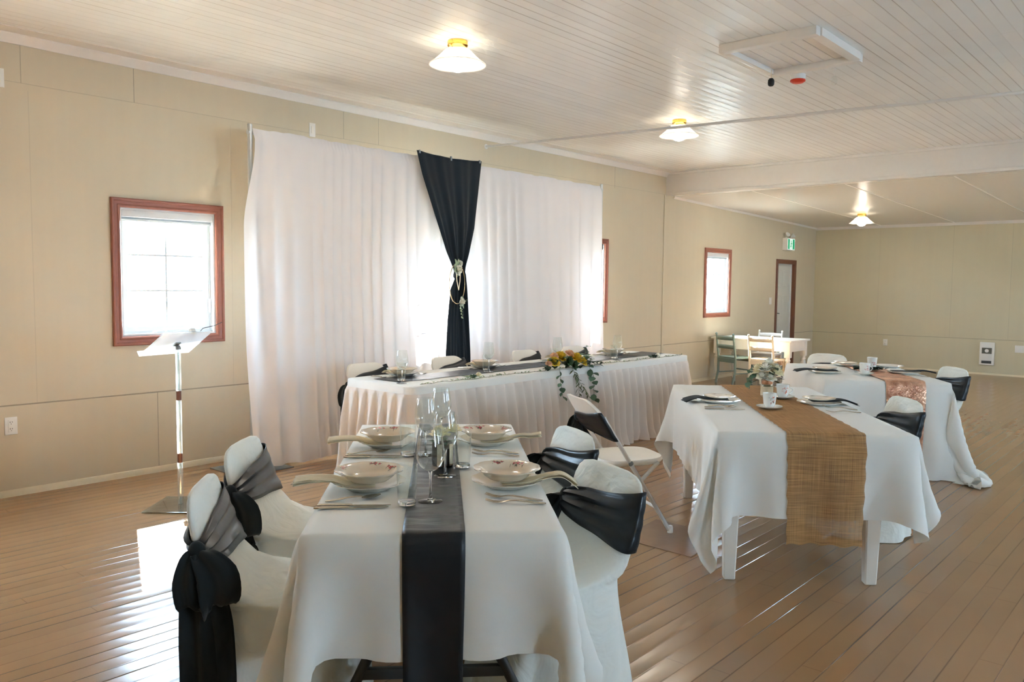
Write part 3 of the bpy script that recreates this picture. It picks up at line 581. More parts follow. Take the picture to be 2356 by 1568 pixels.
# ------------------------------------------------------------------ cloth draping (position based, on a table box)
def drape(hw, hl, h, ext, sp=.03, floor=.006, steps=260, iters=14, seed=1, k=.55, rnd=0, blocks=()):
    """cloth over a table top of half size hw x hl at height h; ext = overhang (left, right, near, far)"""
    xl, xr, yn, yf = ext
    nx = int(round((2 * hw + xl + xr) / sp)) + 1; ny = int(round((2 * hl + yn + yf) / sp)) + 1
    def axis_(h_, a_, b_): na, nm, nb = (max(2, int(round(q / sp))) for q in (a_, 2 * h_, b_)); return np.concatenate([np.linspace(-h_ - a_, -h_ - .004, na, endpoint=False), np.linspace(-h_ - .004, h_ + .004, nm, endpoint=False), np.linspace(h_ + .004, h_ + b_, nb + 1)])
    xs, ys = axis_(hw, xl, xr), axis_(hl, yn, yf); nx, ny = len(xs), len(ys)
    X, Y = np.meshgrid(xs, ys, indexing='ij'); r = np.random.default_rng(seed)
    p = np.stack([X, Y, np.full_like(X, h)], -1); p[..., 2] += r.uniform(0, .002, X.shape)
    rx = np.where(X > 0, xr, xl); ry = np.where(Y > 0, yf, yn); flat = p.copy()
    if rnd:                                                              # near right corner of the cloth cut round
        ax_, ay_ = np.clip(X - hw, 0, None) / xr, np.clip(-Y - hl, 0, None) / yn; hyp = np.hypot(ax_, ay_) + 1e-9; f_ = np.where((ax_ > 0) & (ay_ > 0), 1 - rnd * (1 - np.maximum(ax_, ay_) / hyp), 1)
        X = np.where(X > hw, hw + (X - hw) * f_, X); Y = np.where(Y < -hl, -hl + (Y + hl) * f_, Y); flat[..., 0] = X; flat[..., 1] = Y
    FL_ = flat.reshape(-1, 3)
    # start with the overhang already bent down and a little outward
    ox = np.clip(np.abs(X) - hw, 0, None); oy = np.clip(np.abs(Y) - hl, 0, None); o = np.hypot(ox, oy)
    p[..., 0] = np.sign(X) * (np.minimum(np.abs(X), hw) + ox * k); p[..., 1] = np.sign(Y) * (np.minimum(np.abs(Y), hl) + oy * k); p[..., 2] -= o * math.sqrt(1 - k * k)
    pin = (np.abs(X) < hw + .005) & (np.abs(Y) < hl + .005)
    w = np.where(pin, 0.0, 1.0); q = p.copy(); dx = xs[1] - xs[0]; dy = ys[1] - ys[0]
    cons = []
    def add(di, dj, rest, st):
        I, J = np.meshgrid(np.arange(nx), np.arange(ny), indexing='ij'); a = (I + di < nx) & (J + dj < ny) & (J + dj >= 0)
        ii, jj = I[a], J[a]; step = max(abs(di), abs(dj)); key = (ii // max(di, 1) if abs(di) else jj // max(dj, 1)) % 2
        if di and dj: key = (ii % 2) + 0
        for c in np.unique(key):
            m = key == c; s = ii[m] * ny + jj[m]; e = (ii[m] + di) * ny + jj[m] + dj
            ws = w.ravel()[s] + w.ravel()[e]; ok = ws > 0
            rest = np.linalg.norm(FL_[s[ok]] - FL_[e[ok]], axis=1); cons.append((s[ok], e[ok], rest, st, w.ravel()[s][ok] / ws[ok], w.ravel()[e][ok] / ws[ok]))
    add(1, 0, dx, 1.0); add(0, 1, dy, 1.0); add(1, 1, math.hypot(dx, dy), .10); add(1, -1, math.hypot(dx, dy), .10)
    add(2, 0, 2 * dx, .14); add(0, 2, 2 * dy, .14); add(4, 0, 4 * dx, .03); add(0, 4, 4 * dy, .03)
    P = p.reshape(-1, 3); Q = P.copy(); wf = w.ravel()[:, None]; dt2 = (1 / 60) ** 2 * 9.8
    for s in range(steps):
        damp = .93 if s < steps * .7 else .85
        v = (P - Q) * damp; Q = P.copy(); P = P + v * wf; P[:, 2] -= dt2 * wf[:, 0]
        for it in range(iters):
            for a, b, rest, st, wa, wb in cons:
                dd = P[b] - P[a]; L = np.sqrt((dd * dd).sum(1)) + 1e-9; c = (st * (L - rest) / L)[:, None] * dd
                P[a] += c * wa[:, None]; P[b] -= c * wb[:, None]
            ax, ay = np.abs(P[:, 0]), np.abs(P[:, 1]); e = .006
            inb = (ax < hw + e) & (ay < hl + e) & (P[:, 2] < h - .0005) & (wf[:, 0] > 0)
            if inb.any():
                gx, gy, gz = hw + e - ax, hl + e - ay, h - P[:, 2]; mn = np.minimum(np.minimum(gx, gy), gz)
                i = inb & (mn == gz); P[i, 2] = h
                i = inb & (mn == gx) & (mn < gz); P[i, 0] = np.sign(P[i, 0]) * (hw + e)
                i = inb & (mn == gy) & (mn < gz) & (mn < gx); P[i, 1] = np.sign(P[i, 1]) * (hl + e)
            for (bx0, bx1, by0, by1, bz1) in blocks:                     # chairs pushed against the cloth
                i = (P[:, 0] > bx0) & (P[:, 0] < bx1) & (P[:, 1] > by0) & (P[:, 1] < by1) & (P[:, 2] < bz1)
                if i.any():
                    if bx0 > 0: P[i, 0] = bx0
                    else: P[i, 0] = bx1
            f = P[:, 2] < floor
            if f.any():
                P[f, 2] = floor; P[f, :2] = Q[f, :2] + (P[f, :2] - Q[f, :2]) * .3
    return P.reshape(nx, ny, 3), xs, ys
def strip_from(G, xs, x0, x1, off, extra, n=14, far_cut=0, flare=0.0, seed=0):
    """a runner lying on the draped grid G between x0 and x1, its near end carried on straight down by extra"""
    cols = np.linspace(x0, x1, n); out = []
    for x in cols:
        i = np.clip(np.searchsorted(xs, x) - 1, 0, len(xs) - 2); f = (x - xs[i]) / (xs[i + 1] - xs[i]); out.append(G[i] * (1 - f) + G[i + 1] * f)
    A = np.array(out)                                                    # n x ny x 3, index 0 of axis 1 = near hem
    if far_cut: A = A[:, :-far_cut]
    if extra > 0:
        d = A[:, 0] - A[:, 3]; d = d / np.linalg.norm(d, axis=1)[:, None]; d[:, :2] *= .4; d[:, 0] = d[:, 0].mean(); d[:, 1] = d[:, 1].mean(); d[:, 2] = -np.sqrt(1 - (d[:, :2] ** 2).sum(1))
        k = max(2, int(extra / .03)); tail = np.stack([A[:, 0] + d * extra * (k - j) / k for j in range(k)], 1); A = np.concatenate([tail, A], 1)
    du = np.gradient(A, axis=0); dv = np.gradient(A, axis=1); nn = np.cross(du, dv); nn /= (np.linalg.norm(nn, axis=2)[..., None] + 1e-9)
    A = A + nn * off
    return A
def thingmesh(mb, name, mats, label, cat, loc, rz, group=None, **k):
    o = mb.build(name, mats, **k); o.location = loc; o.rotation_euler = (0, 0, rz); return tag(o, label, cat, group)

class Tab:
    """a table frame: origin at near left corner, s along, t across to the right"""
    def __init__(s, nl, axis, w, l, h):
        a = np.array(axis, float); a /= np.linalg.norm(a); s.a = a; s.n = np.array([a[1], -a[0]]); s.nl = np.array(nl, float); s.w, s.l, s.h = w, l, h
        s.rz = math.atan2(-a[0], a[1]); c = s.nl + a * l / 2 + s.n * w / 2; s.c = (c[0], c[1])
    def at(s, st, tt, z=None): p = s.nl + s.a * st + s.n * tt; return (p[0], p[1], s.h if z is None else z)
T1 = Tab((-1.912, 1.284), (-1.32, 1.26), .744, 1.824, .745)
T2 = Tab((-1.841, 3.628), (-.595, .803), .943, 1.93, .745)
T3 = Tab((-2.306, 6.285), (-.565, .825), .92, 1.40, .745)

# table 1: folding table with dark legs under white linen
t = thing('folding_table', 'rectangular folding table with dark steel legs under the nearest white tablecloth', 'table', (*T1.c, 0), T1.rz)
MB().box((-.362, -.902, .70), (.362, .902, .7385), bev=.012).build('tabletop', 'plastic_ivory', t)
for sy in (-1, 1):
    y = sy * .70
    for sx in (-1, 1):
        MB().tube([(sx * .12, y, .70), (sx * .13, y, .50), (sx * .20, y, .30), (sx * .30, y, .09), (sx * .34, y, .004)], .0165, 12).build('leg', 'metal_dark', t)
        MB().lathe([(0, 0), (.02, 0), (.02, .03), (0, .03)], 14, c=(sx * .34, y, 0)).build('foot', 'black_rubber', t)
    MB().box((-.235, y - .012, .222), (.235, y + .012, .257), bev=.006).build('crossbar', 'metal_dark', t)
G1, xs1, ys1 = drape(.372, .912, .7435, (.40, .40, .350, .385), seed=3)
thingmesh(MB().grid(G1), 'tablecloth', 'table_linen', 'white tablecloth on the nearest table, under the floral soup plates', 'tablecloth', (*T1.c, 0), T1.rz, 'white tablecloths', angle=80)
A = strip_from(G1, xs1, -.089, .089, .005, .20, n=12)
A[..., 2] += .0012 * np.sin(np.arange(A.shape[1]) * 1.9)[None, :] * (A[..., 2] > .74)
R1 = MB().grid(A); thingmesh(R1, 'table_runner', 'black_runner', 'black satin runner down the middle of the nearest table', 'table runner', (*T1.c, 0), T1.rz, angle=80, solid=.0015, off=1)

# table 2: white wooden table under linen and burlap
t = thing('wooden_table', 'white wooden table with square tapered legs under the tablecloth with the burlap runner', 'table', (*T2.c, 0), T2.rz)
MB().box((-.458, -.950, .70), (.458, .950, .7385), bev=.004).build('tabletop', 'paint_white', t)
cx, cy_ = T2.c
def loc2(s_, t_): return (t_ - T2.w / 2, s_ - T2.l / 2)
lx0, lx1 = -.395, .285; ly0, ly1 = -T2.l / 2 + .045, -T2.l / 2 + 1.60
mb = MB(); mb.box((lx0, ly0 - .01, .60), (lx1, ly0 + .012, .70)).box((lx0, ly1 - .012, .60), (lx1, ly1 + .01, .70)).box((lx0 - .01, ly0, .60), (lx0 + .012, ly1, .70)).box((lx1 - .012, ly0, .60), (lx1 + .01, ly1, .70))
mb.build('apron', 'paint_white', t)
for lx in (lx0, lx1):
    for ly in (ly0, ly1):
        mb = MB(); rows = []
        for z, w_ in ((0, .025), (.004, .028), (.55, .042), (.70, .043)):
            c_ = w_ * .8; rows.append([(lx + a_, ly + b_, z) for a_, b_ in [(w_, c_), (c_, w_), (-c_, w_), (-w_, c_), (-w_, -c_), (-c_, -w_), (c_, -w_), (w_, -c_)]])
        mb.grid(rows, cv=True); mb.f.append(tuple(range(8))[::-1]); mb.mi.append(0); mb.build('leg', 'paint_white', t, angle=20)
G2, xs2, ys2 = drape(.4715, .965, .7435, (.40, .33, .405, .40), seed=5, rnd=.9)
thingmesh(MB().grid(G2), 'tablecloth', 'table_linen_cool', 'white tablecloth under the tan burlap runner', 'tablecloth', (*T2.c, 0), T2.rz, 'white tablecloths', angle=80)
A = strip_from(G2, xs2, -.148, .225, .006, .125, n=22)
A[0, :, 0] += .003 * np.sin(np.arange(A.shape[1]) * 2.1); A[-1, :, 0] += .003 * np.sin(np.arange(A.shape[1]) * 1.7 + 1); A[:, 0, 2] += .006 * np.sin(np.arange(A.shape[0]) * 1.1)
uv = [(i / (A.shape[0] - 1) * .37, j / (A.shape[1] - 1) * 2.4) for i in range(A.shape[0]) for j in range(A.shape[1])]
thingmesh(MB().grid(A), 'table_runner', 'burlap', 'tan burlap runner hanging over the front of the second table', 'table runner', (*T2.c, 0), T2.rz, angle=80, uvs=uv)

# table 3: linen to the floor and a rose gold sequin runner
t = thing('banquet_table', 'short banquet table under the long white cloth with the rose gold runner', 'table', (*T3.c, 0), T3.rz)
MB().box((-.448, -.688, .70), (.448, .688, .7385), bev=.008).build('tabletop', 'plastic_ivory', t)
for sx in (-1, 1):
    for sy in (-1, 1): MB().tube([(sx * .36, sy * .55, .70), (sx * .38, sy * .56, 0)], .016, 10).build('leg', 'metal_dark', t)
G3, xs3, ys3 = drape(.46, .70, .7435, (.58, .735, .72, .55), sp=.036, seed=11, steps=240, k=.10)
thingmesh(MB().grid(G3), 'tablecloth', 'table_linen_cool', 'white tablecloth reaching the floor beyond the burlap table, under the rose gold runner', 'tablecloth', (*T3.c, 0), T3.rz, 'white tablecloths', angle=80)
A = strip_from(G3, xs3, -.02, .27, .006, 0, n=16)[:, 4:]
thingmesh(MB().grid(A), 'table_runner', 'sequin', 'rose gold sequin runner on the farther round-the-corner white table', 'table runner', (*T3.c, 0), T3.rz, angle=80, solid=.0015, off=1)

# ------------------------------------------------------------------ head table: long skirted table in front of the backdrop
HX0, HX1, HY0, HY1, HZ = -4.90, -4.165, 3.70, 7.49, .745
t = thing('head_table', 'long head table hidden under the pleated white skirt', 'table', ((HX0 + HX1) / 2, (HY0 + HY1) / 2, 0))
dxh, dyh = (HX1 - HX0) / 2, (HY1 - HY0) / 2
for sy in (-1, 1): MB().box((-dxh + .01, sy * dyh * .5 - dyh * .49, .70), (dxh - .01, sy * dyh * .5 + dyh * .49, .738), bev=.01).build('tabletop', 'plastic_ivory', t)
for sy in (-.9, -.1, .1, .9):
    for sx in (-.7, .7): MB().tube([(sx * dxh, sy * dyh, .70), (sx * dxh, sy * dyh, 0)], .016, 8).build('leg', 'metal_dark', t)
def outline(off, r=.06):
    """rounded rectangle of the head table: front, near end, back, far end; list of points, with arc length"""
    pts = []
    for cxx, cyy, a0 in ((HX1 - r, HY1 - r, 0), (HX0 + r, HY1 - r, PI / 2), (HX0 + r, HY0 + r, PI), (HX1 - r, HY0 + r, 3 * PI / 2)):
        for k in range(9): a_ = a0 + k * PI / 16; pts.append((cxx + (r + off) * math.cos(a_), cyy + (r + off) * math.sin(a_)))
    return np.array(pts)
def resample(pts, n):
    q = np.vstack([pts, pts[:1]]); d = np.r_[0, np.cumsum(np.linalg.norm(np.diff(q, axis=0), axis=1))]; s_ = np.linspace(0, d[-1], n, endpoint=False)
    return np.stack([np.interp(s_, d, q[:, 0]), np.interp(s_, d, q[:, 1])], 1), d[-1]
NB = 1680
base, LEN = resample(outline(.012), NB); tang = np.roll(base, -1, 0) - np.roll(base, 1, 0); tang /= np.linalg.norm(tang, axis=1)[:, None]; nrm = np.stack([tang[:, 1], -tang[:, 0]], 1)
th = thing('tablecloth', 'white tablecloth with pleated skirt to the floor along the head table', 'tablecloth', (0, 0, 0), 0, 'white tablecloths')
mb = MB(); o2, _ = resample(outline(.012), 400); rows = [[(x, y, HZ) for x, y in resample(outline(-.03), 400)[0]], [(x, y, HZ) for x, y in resample(outline(.004), 400)[0]], [(x, y, HZ - .006) for x, y in o2], [(x, y, HZ - .075) for x, y in resample(outline(.016), 400)[0]]]
mb.grid(rows, cv=True); mb.f.append(tuple(range(400))); mb.mi.append(0); mb.build('cover', 'table_linen_cool', th, angle=50)
SK = MB(); zz = np.concatenate([[.69, .674, .66], np.linspace(.62, .012, 16)]); npl = 84; u = np.arange(NB) / NB * npl; fi = np.floor(u); ff = u - fi
wob = np.interp(u, np.arange(npl + 1), np.random.default_rng(5).uniform(.6, 1.25, npl + 1)); ph = np.interp(u, np.arange(npl + 1), np.random.default_rng(6).uniform(-.2, .2, npl + 1))
rows = []
for z in zz:
    d = (.69 - z) / .69; ff2 = (u + ph * d + .25 * d * np.sin(u * .7)) % 1.0
    tri = np.where(ff2 < .78, ff2 / .78, (1 - ff2) / .22)                   # a pleat laid to one side
    amp = .020 * ss(.0, .05, d) + .034 * ss(.03, .4, d) * wob + .018 * ss(.7, 1, d)
    off = .006 + amp * (ss(0, 1, tri) - .25) + .055 * d + .03 * ss(.85, 1, d) * np.sin(u * 1.3 + 2 * wob)
    p = base + nrm * off[:, None]; zc = np.full(NB, z) + (.006 * np.sin(u * 2.3) if z < .05 else 0); rows.append(np.column_stack([p, np.maximum(zc, .006)]))
SK.grid(rows, cv=True).build('skirt', 'skirt', th, angle=70)
# runner on the head table
pa, pb = (-4.70, -4.42), (3.80, 7.46); mb = MB(); P = []
for y in np.linspace(pb[0], pb[1], 140): P.append([(x + .006 * math.sin(y * 3), y, HZ + .0045 + .0022 * math.sin(y * 23 + 4 * x) * math.sin(y * 7)) for x in np.linspace(pa[0], pa[1], 9)])
o = mb.grid(P).build('table_runner', 'black_runner', angle=80); tag(o, 'black satin runner along the skirted head table', 'table runner')

# ------------------------------------------------------------------ backdrop: stand, white drapes, black drape, floral hoop
BX = -5.72
yl, yr = 3.42, 8.09
t = thing('backdrop_stand', 'tall metal pipe stand carrying the white backdrop drapes', 'backdrop stand', (BX, yl, 0)); L = yr - yl
for y in (0, L):
    MB().lathe([(0, 0), (.024, 0), (.024, 1.90), (0, 1.90)], 20, c=(0, y, 0)).build('lower_pole', 'aluminium', t, angle=30)
    MB().lathe([(0, 1.9), (.019, 1.9), (.019, 2.66), (.016, 2.665), (0, 2.665)], 20, c=(0, y, 0)).build('upper_pole', 'aluminium', t, angle=30)
    MB().lathe([(0, 1.885), (.030, 1.885), (.034, 1.895), (.034, 1.945), (.028, 1.955), (0, 1.955)], 20, c=(0, y, 0)).build('collar', 'black_rubber', t, angle=30)
    MB().box((-.17, y - .28, 0), (.27, y + .19, .007), bev=.003).build('base_plate', 'metal_grey', t)
MB().tube([(0, -.02, 2.60), (0, L / 2, 2.605), (0, L + .02, 2.60)], .018, 12).build('crossbar', 'aluminium', t)
def drape_panel(y0, y1, yb0, yb1, seed, label, bow=0, hemx=.05, nfold=26):
    nu, nv = 420, 60; s_ = np.linspace(0, 1, nu); rows = []
    r = np.random.default_rng(seed); k1 = noise1(seed, nu, nfold); k2 = noise1(seed + 1, nu, nfold * 2); k3 = noise1(seed + 2, nu, 9)
    ps = np.cumsum(1 + .55 * noise1(seed + 5, nu, 12)); ps = (ps - ps[0]) / (ps[-1] - ps[0]) * nfold * 2 * PI
    zt, zb = 2.634, .012
    for j, v in enumerate(np.linspace(0, 1, nv)):
        z = zt + (zb - zt) * v; sp = v ** .8
        y = (y0 + (y1 - y0) * s_) * (1 - sp) + (yb0 + (yb1 - yb0) * s_) * sp
        edge = np.exp(-s_ / .03); y = y - bow * edge * ss(.05, .3, v) * (1 - .3 * ss(.6, 1, v))
        amp = (.007 + .018 * min(1, v * 3) + .012 * v) * (.75 + .5 * k3)
        x = BX + .048 + amp * (.70 * np.sin(ps + 1.2 * k3 * v) + .55 * k1 + .16 * k2) + hemx * v ** 2.2
        y = y + .010 * np.cos(ps) * min(1, v * 3)
        if z > 2.57:                                                     # gathered rod pocket
            x = BX + .004 + .027 * math.sqrt(max(0, 1 - ((z - 2.602) / .034) ** 2)) + .0015 * np.sin(ps * 2.7) + .002 * k2
        zr = np.full(nu, z) + (.006 * k2 if j == 0 else 0)
        if v > .985: zr = zr + .01 * (k1 + .3)
        rows.append(np.column_stack([x, y, np.maximum(zr, .008)]))
    mb = MB().grid(np.array(rows))
    o = mb.build('backdrop_drape', 'drape', angle=80); return tag(o, label, 'drape', 'white backdrop drapes')
drape_panel(yl + .015, 5.60, yl - .05, 5.58, 21, 'wide white backdrop drape left of the black drape, its hem sweeping the floor', bow=.10, hemx=.14, nfold=17)
drape_panel(5.56, yr - .05, 5.60, yr - .01, 33, 'white backdrop drape right of the black drape, by the bare pole', bow=0, hemx=.06, nfold=13)
# black drape pinched at the waist
t = thing('black_drape', 'black drape pinned wide at the top and gathered at the middle of the white backdrop', 'drape', (BX + .105, 5.42, 0))
nu, nv = 60, 90; rows = []
keyz = [2.66, 2.45, 2.0, 1.75, 1.62, 1.56, 1.50, 1.40, 1.1, .8, .55]; kl = [-.40, -.33, -.13, -.02, .055, .085, .075, .02, -.015, -.03, -.04]; kr = [.45, .42, .35, .275, .225, .215, .225, .24, .27, .30, .32]
kz = np.array(keyz[::-1])
for z in np.linspace(2.66, .55, nv):
    l_ = np.interp(z, kz, kl[::-1]); r_ = np.interp(z, kz, kr[::-1]); s_ = np.linspace(0, 1, nu); pinch = 1 - min(1, abs(z - 1.56) / .9)
    y = l_ + (r_ - l_) * s_; A_ = .006 + .022 * pinch * (1 if z < 1.56 else .55)
    x = .02 + A_ * np.sin(s_ * 2 * PI * 3.1 + .5) + .4 * A_ * np.sin(s_ * 2 * PI * 7 + 2 * z)
    if z < 1.5: x = x + .012 * np.exp(-((s_ - .2) / .10) ** 2) * 2
    zz_ = np.full(nu, z) + (.03 * (1 - ss(2.35, 2.66, z) * 0) * 0) - .02 * np.sin(s_ * PI) * ss(2.5, 2.66, z)
    rows.append(np.column_stack([x, y, zz_]))
MB().grid(np.array(rows)).build('cloth', 'black_drape', t, angle=80, solid=.002)
for y in (-.37, .03, .42): MB().box((.018, y - .008, 2.615 + .02 * (abs(y) > .2)), (.034, y + .008, 2.655 + .01 * (abs(y) > .2)), bev=.003).build('clip', 'metal_grey', t)

# ---- flowers and leaves
def leaf_pts(L_, w_, cup=.15, droop=.2, n=7):
    P = []
    for i in range(n):
        a_ = i / (n - 1); ww = w_ * math.sin(PI * min(1, a_ * .97 + .03)) ** .8; z = -droop * L_ * a_ * a_
        P.append([(-ww, a_ * L_, z + cup * ww), (0, a_ * L_, z), (ww, a_ * L_, z + cup * ww)])
    return np.array(P)
def place(mb, P, pos, d, up=(0, 0, 1), mi=0):
    d = np.array(d, float); d /= np.linalg.norm(d) + 1e-9; up = np.array(up, float); r_ = np.cross(d, up)
    if np.linalg.norm(r_) < 1e-3: r_ = np.array([1., 0, 0])
    r_ /= np.linalg.norm(r_); u_ = np.cross(r_, d); q = P[..., 0:1] * r_ + P[..., 1:2] * d + P[..., 2:3] * u_ + np.array(pos); mb.grid(q, mi=mi)
def rose(mb, c, r, seed=0, d=(0, 0, 1), mi=0, layers=((.24, 4, 1.3), (.42, 5, 1.05), (.62, 6, .85), (.82, 7, .55), (1.0, 7, .2))):
    rr = random.Random(seed); d = Vector(d).normalized(); q = Vector((0, 0, 1)).rotation_difference(d).to_matrix()
    for (f, n, open_) in layers:
        for k in range(n):
            a0 = 2 * PI * k / n + rr.uniform(-.2, .2) + f * 2; P = []
            for i in range(6):
                v0 = i / 5; row = []; ang = 2 * PI / n * 1.4 * (.5 + .5 * math.sin(PI * (v0 * .62 + .12)))
                for j in range(7):
                    s_ = j / 6 - .5; a_ = a0 + s_ * ang; v = v0 * (1 - .20 * (2 * s_) ** 2)
                    rad = r * f * (.25 + .75 * v ** (1.0 if open_ < 1 else .6)) * (1 - .06 * (2 * s_) ** 2) + r * .10 * v * v * (1 - min(open_, 1))
                    z = r * (v * (.55 + .5 * min(open_, 1)) * (1.05 - .35 * f) - (1 - open_) * .30 * v ** 3 * f) + r * .025 * math.sin(7 * s_ + k)
                    p = q @ Vector((rad * math.cos(a_), rad * math.sin(a_), z - r * .2)); row.append((c[0] + p.x, c[1] + p.y, c[2] + p.z))
                P.append(row)
            mb.grid(np.array(P), mi=mi)
    return mb
def vine(parent, name, pts, mat, leaf=(.03, .014), n=14, seed=0, r=.0015, rnd=True, stemmat='stem_green', cup=.15, droop=.3):
    rr = random.Random(seed); pts = np.array(pts, float); mb = MB(); mb.tube(pts, r, 6, mi=1); d = np.r_[0, np.cumsum(np.linalg.norm(np.diff(pts, axis=0), axis=1))]
    for k in range(n):
        s_ = d[-1] * (k + .5) / n; p = np.array([np.interp(s_, d, pts[:, i]) for i in range(3)]); q = np.array([np.interp(min(s_ + .01, d[-1]), d, pts[:, i]) for i in range(3)]); tg = q - p
        tg = tg / (np.linalg.norm(tg) + 1e-9); sd_ = np.cross(tg, (0, 0, 1) if abs(tg[2]) < .8 else (1, 0, 0)); sd_ /= np.linalg.norm(sd_) + 1e-9; sg = 1 if k % 2 else -1
        dr = tg * .5 + sd_ * sg * .8 + np.array([rr.uniform(-.3, .3) for _ in range(3)]) * (1 if rnd else 0); s2 = rr.uniform(.75, 1.2)
        place(mb, leaf_pts(leaf[0] * s2, leaf[1] * s2, cup, droop), p, dr, (rr.uniform(-.4, .4), rr.uniform(-.4, .4), 1))
    return mb.build(name, [mat, stemmat], parent, angle=60)

p = onx(1052, 652, BX + .24)
t = thing('floral_hoop', 'slim gold hoop with white flowers and leaves on the waist of the black drape', 'floral hoop', (p[0], p[1], p[2]), .38)
MB().tube([(0, .19 * math.cos(2 * PI * k / 48) * .95, .19 * math.sin(2 * PI * k / 48)) for k in range(48)], .004, 8, closed=True).build('ring', simple('gold', srgb(216, 190, 150), .25, metal=1), t)
MB().tube([(.01, -.06, .16), (.015, -.04, .02), (.015, 0, -.06), (.015, .03, .02), (.01, .05, .10)], .004, 6).build('tie_cord', 'napkin_cream', t)
mb = MB(); rose(mb, (.03, -.06, .13), .055, 1, (1, -.2, .2)); rose(mb, (.03, .02, -.17), .05, 2, (1, .2, -.1)); rose(mb, (.03, -.01, .19), .035, 3, (1, 0, .5)); mb.build('flowers', 'petal_white', t, angle=60)
mb = MB(); rr = random.Random(4)
for c_, n_, L_ in (((.02, -.07, .16), 9, .085), ((.02, .05, -.18), 9, .06)):
    for k in range(n_):
        a_ = 2 * PI * k / n_ + rr.uniform(-.3, .3); place(mb, leaf_pts(L_ * rr.uniform(.8, 1.2), L_ * .26), c_, (.35, math.cos(a_), math.sin(a_) * (1 if c_[2] > 0 else .8)), (1, 0, 0))
mb.build('foliage', 'leaf_pale', t, angle=60)
vine(t, 'sprig', [(.02, .04, -.18), (.03, .10, -.17), (.03, .16, -.155)], 'leaf_euca', (.022, .008), 10, 5)
vine(t, 'sprig', [(.02, .03, -.2), (.03, .04, -.27), (.03, .05, -.33)], 'leaf_pale', (.022, .008), 9, 6)

# ------------------------------------------------------------------ clear acrylic lectern
p = onz(416, 1163, 0); fw = ROT @ np.array([0, 0, -1.0]); rt = ROT @ np.array([1.0, 0, 0]); yaw = math.atan2(rt[1], rt[0])
t = thing('music_stand', 'clear acrylic music stand in front of the left window', 'music stand', (p[0], p[1], 0), yaw)
MB().box((-.17, -.19, 0), (.17, .19, .012), bev=.003).build('base_plate', solid_acr := thin_glass('acrylic_base', (.80, .88, .88), rough=.08, base=.30, edge=.5), t)
for za, zb in ((.012, .285), (.345, .69), (.75, 1.02)):
    mb = MB().lathe([(0, za), (.0165, za), (.0175, za + .004), (.0175, zb - .004), (.0165, zb), (0, zb)], 20); mb.build('post_section', 'acrylic_post', t, angle=30)
    MB().lathe([(0, za + .002), (.006, za + .002), (.006, zb - .002), (0, zb - .002)], 10).build('inner_rod', 'acrylic_base', t, angle=30)
for za in (.285, .69): MB().lathe([(0, za), (.0155, za), (.0155, za + .06), (0, za + .06)], 18).build('joint', 'bronze', t, angle=30)
MB().lathe([(0, 1.015), (.020, 1.015), (.020, 1.028), (.012, 1.042), (0, 1.042)], 18).build('swivel', 'metal_grey', t, angle=30)
TM = Matrix.Translation((-.01, .0, 1.055)) @ Matrix.Rotation(-.52, 4, 'Z') @ Matrix.Rotation(-.56, 4, 'Y')
MB().box((-.14, -.185, -.003), (.145, .185, .003), bev=.0015).xf(TM).build('tray', 'acrylic', t)
MB().box((-.14, -.185, .003), (-.134, .185, .032), bev=.0015).xf(TM).build('ledge', 'acrylic', t)
mb = MB().box((-.022, -.02, -.012), (.02, .02, -.003), bev=.003).xf(TM); mb.build('bracket', 'metal_grey', t)
mb = MB().tube([(.11, .10, .006), (.13, .13, .03), (.17, .15, .018), (.20, .17, .010), (.235, .20, .012)], .0022, 6).xf(TM); mb.build('page_holder', 'metal_dark', t)
mb = MB().box((.10, .04, .004), (.125, .075, .038), bev=.005).xf(TM); mb.build('clamp', 'vinyl', t)

# ------------------------------------------------------------------ chairs
CR = np.array([  # z, back y, front y, half width
    (0, -.290, .250, .258), (.10, -.278, .240, .250), (.25, -.262, .232, .240), (.38, -.246, .222, .230), (.425, -.240, .214, .227), (.440, -.238, .196, .225), (.450, -.238, .13, .223),
    (.458, -.239, .04, .222), (.470, -.241, -.05, .221), (.495, -.244, -.125, .220), (.545, -.252, -.178, .218), (.61, -.265, -.212, .215), (.68, -.279, -.238, .210), (.735, -.289, -.256, .204), (.768, -.294, -.264, .186), (.786, -.295, -.270, .160), (.796, -.293, -.276, .115), (.80, -.288, -.281, .01)])
def ringpt(z, th, ex=0.0, pw=3.2):
    yb, yf, hw = (np.interp(z, CR[:, 0], CR[:, k]) for k in (1, 2, 3)); c_, s_ = np.cos(th), np.sin(th); e = 2 / pw
    return np.stack([(hw + ex) * np.sign(c_) * np.abs(c_) ** e, (yb + yf) / 2 + ((yf - yb) / 2 + ex) * np.sign(s_) * np.abs(s_) ** e, np.full_like(c_, z)], -1)
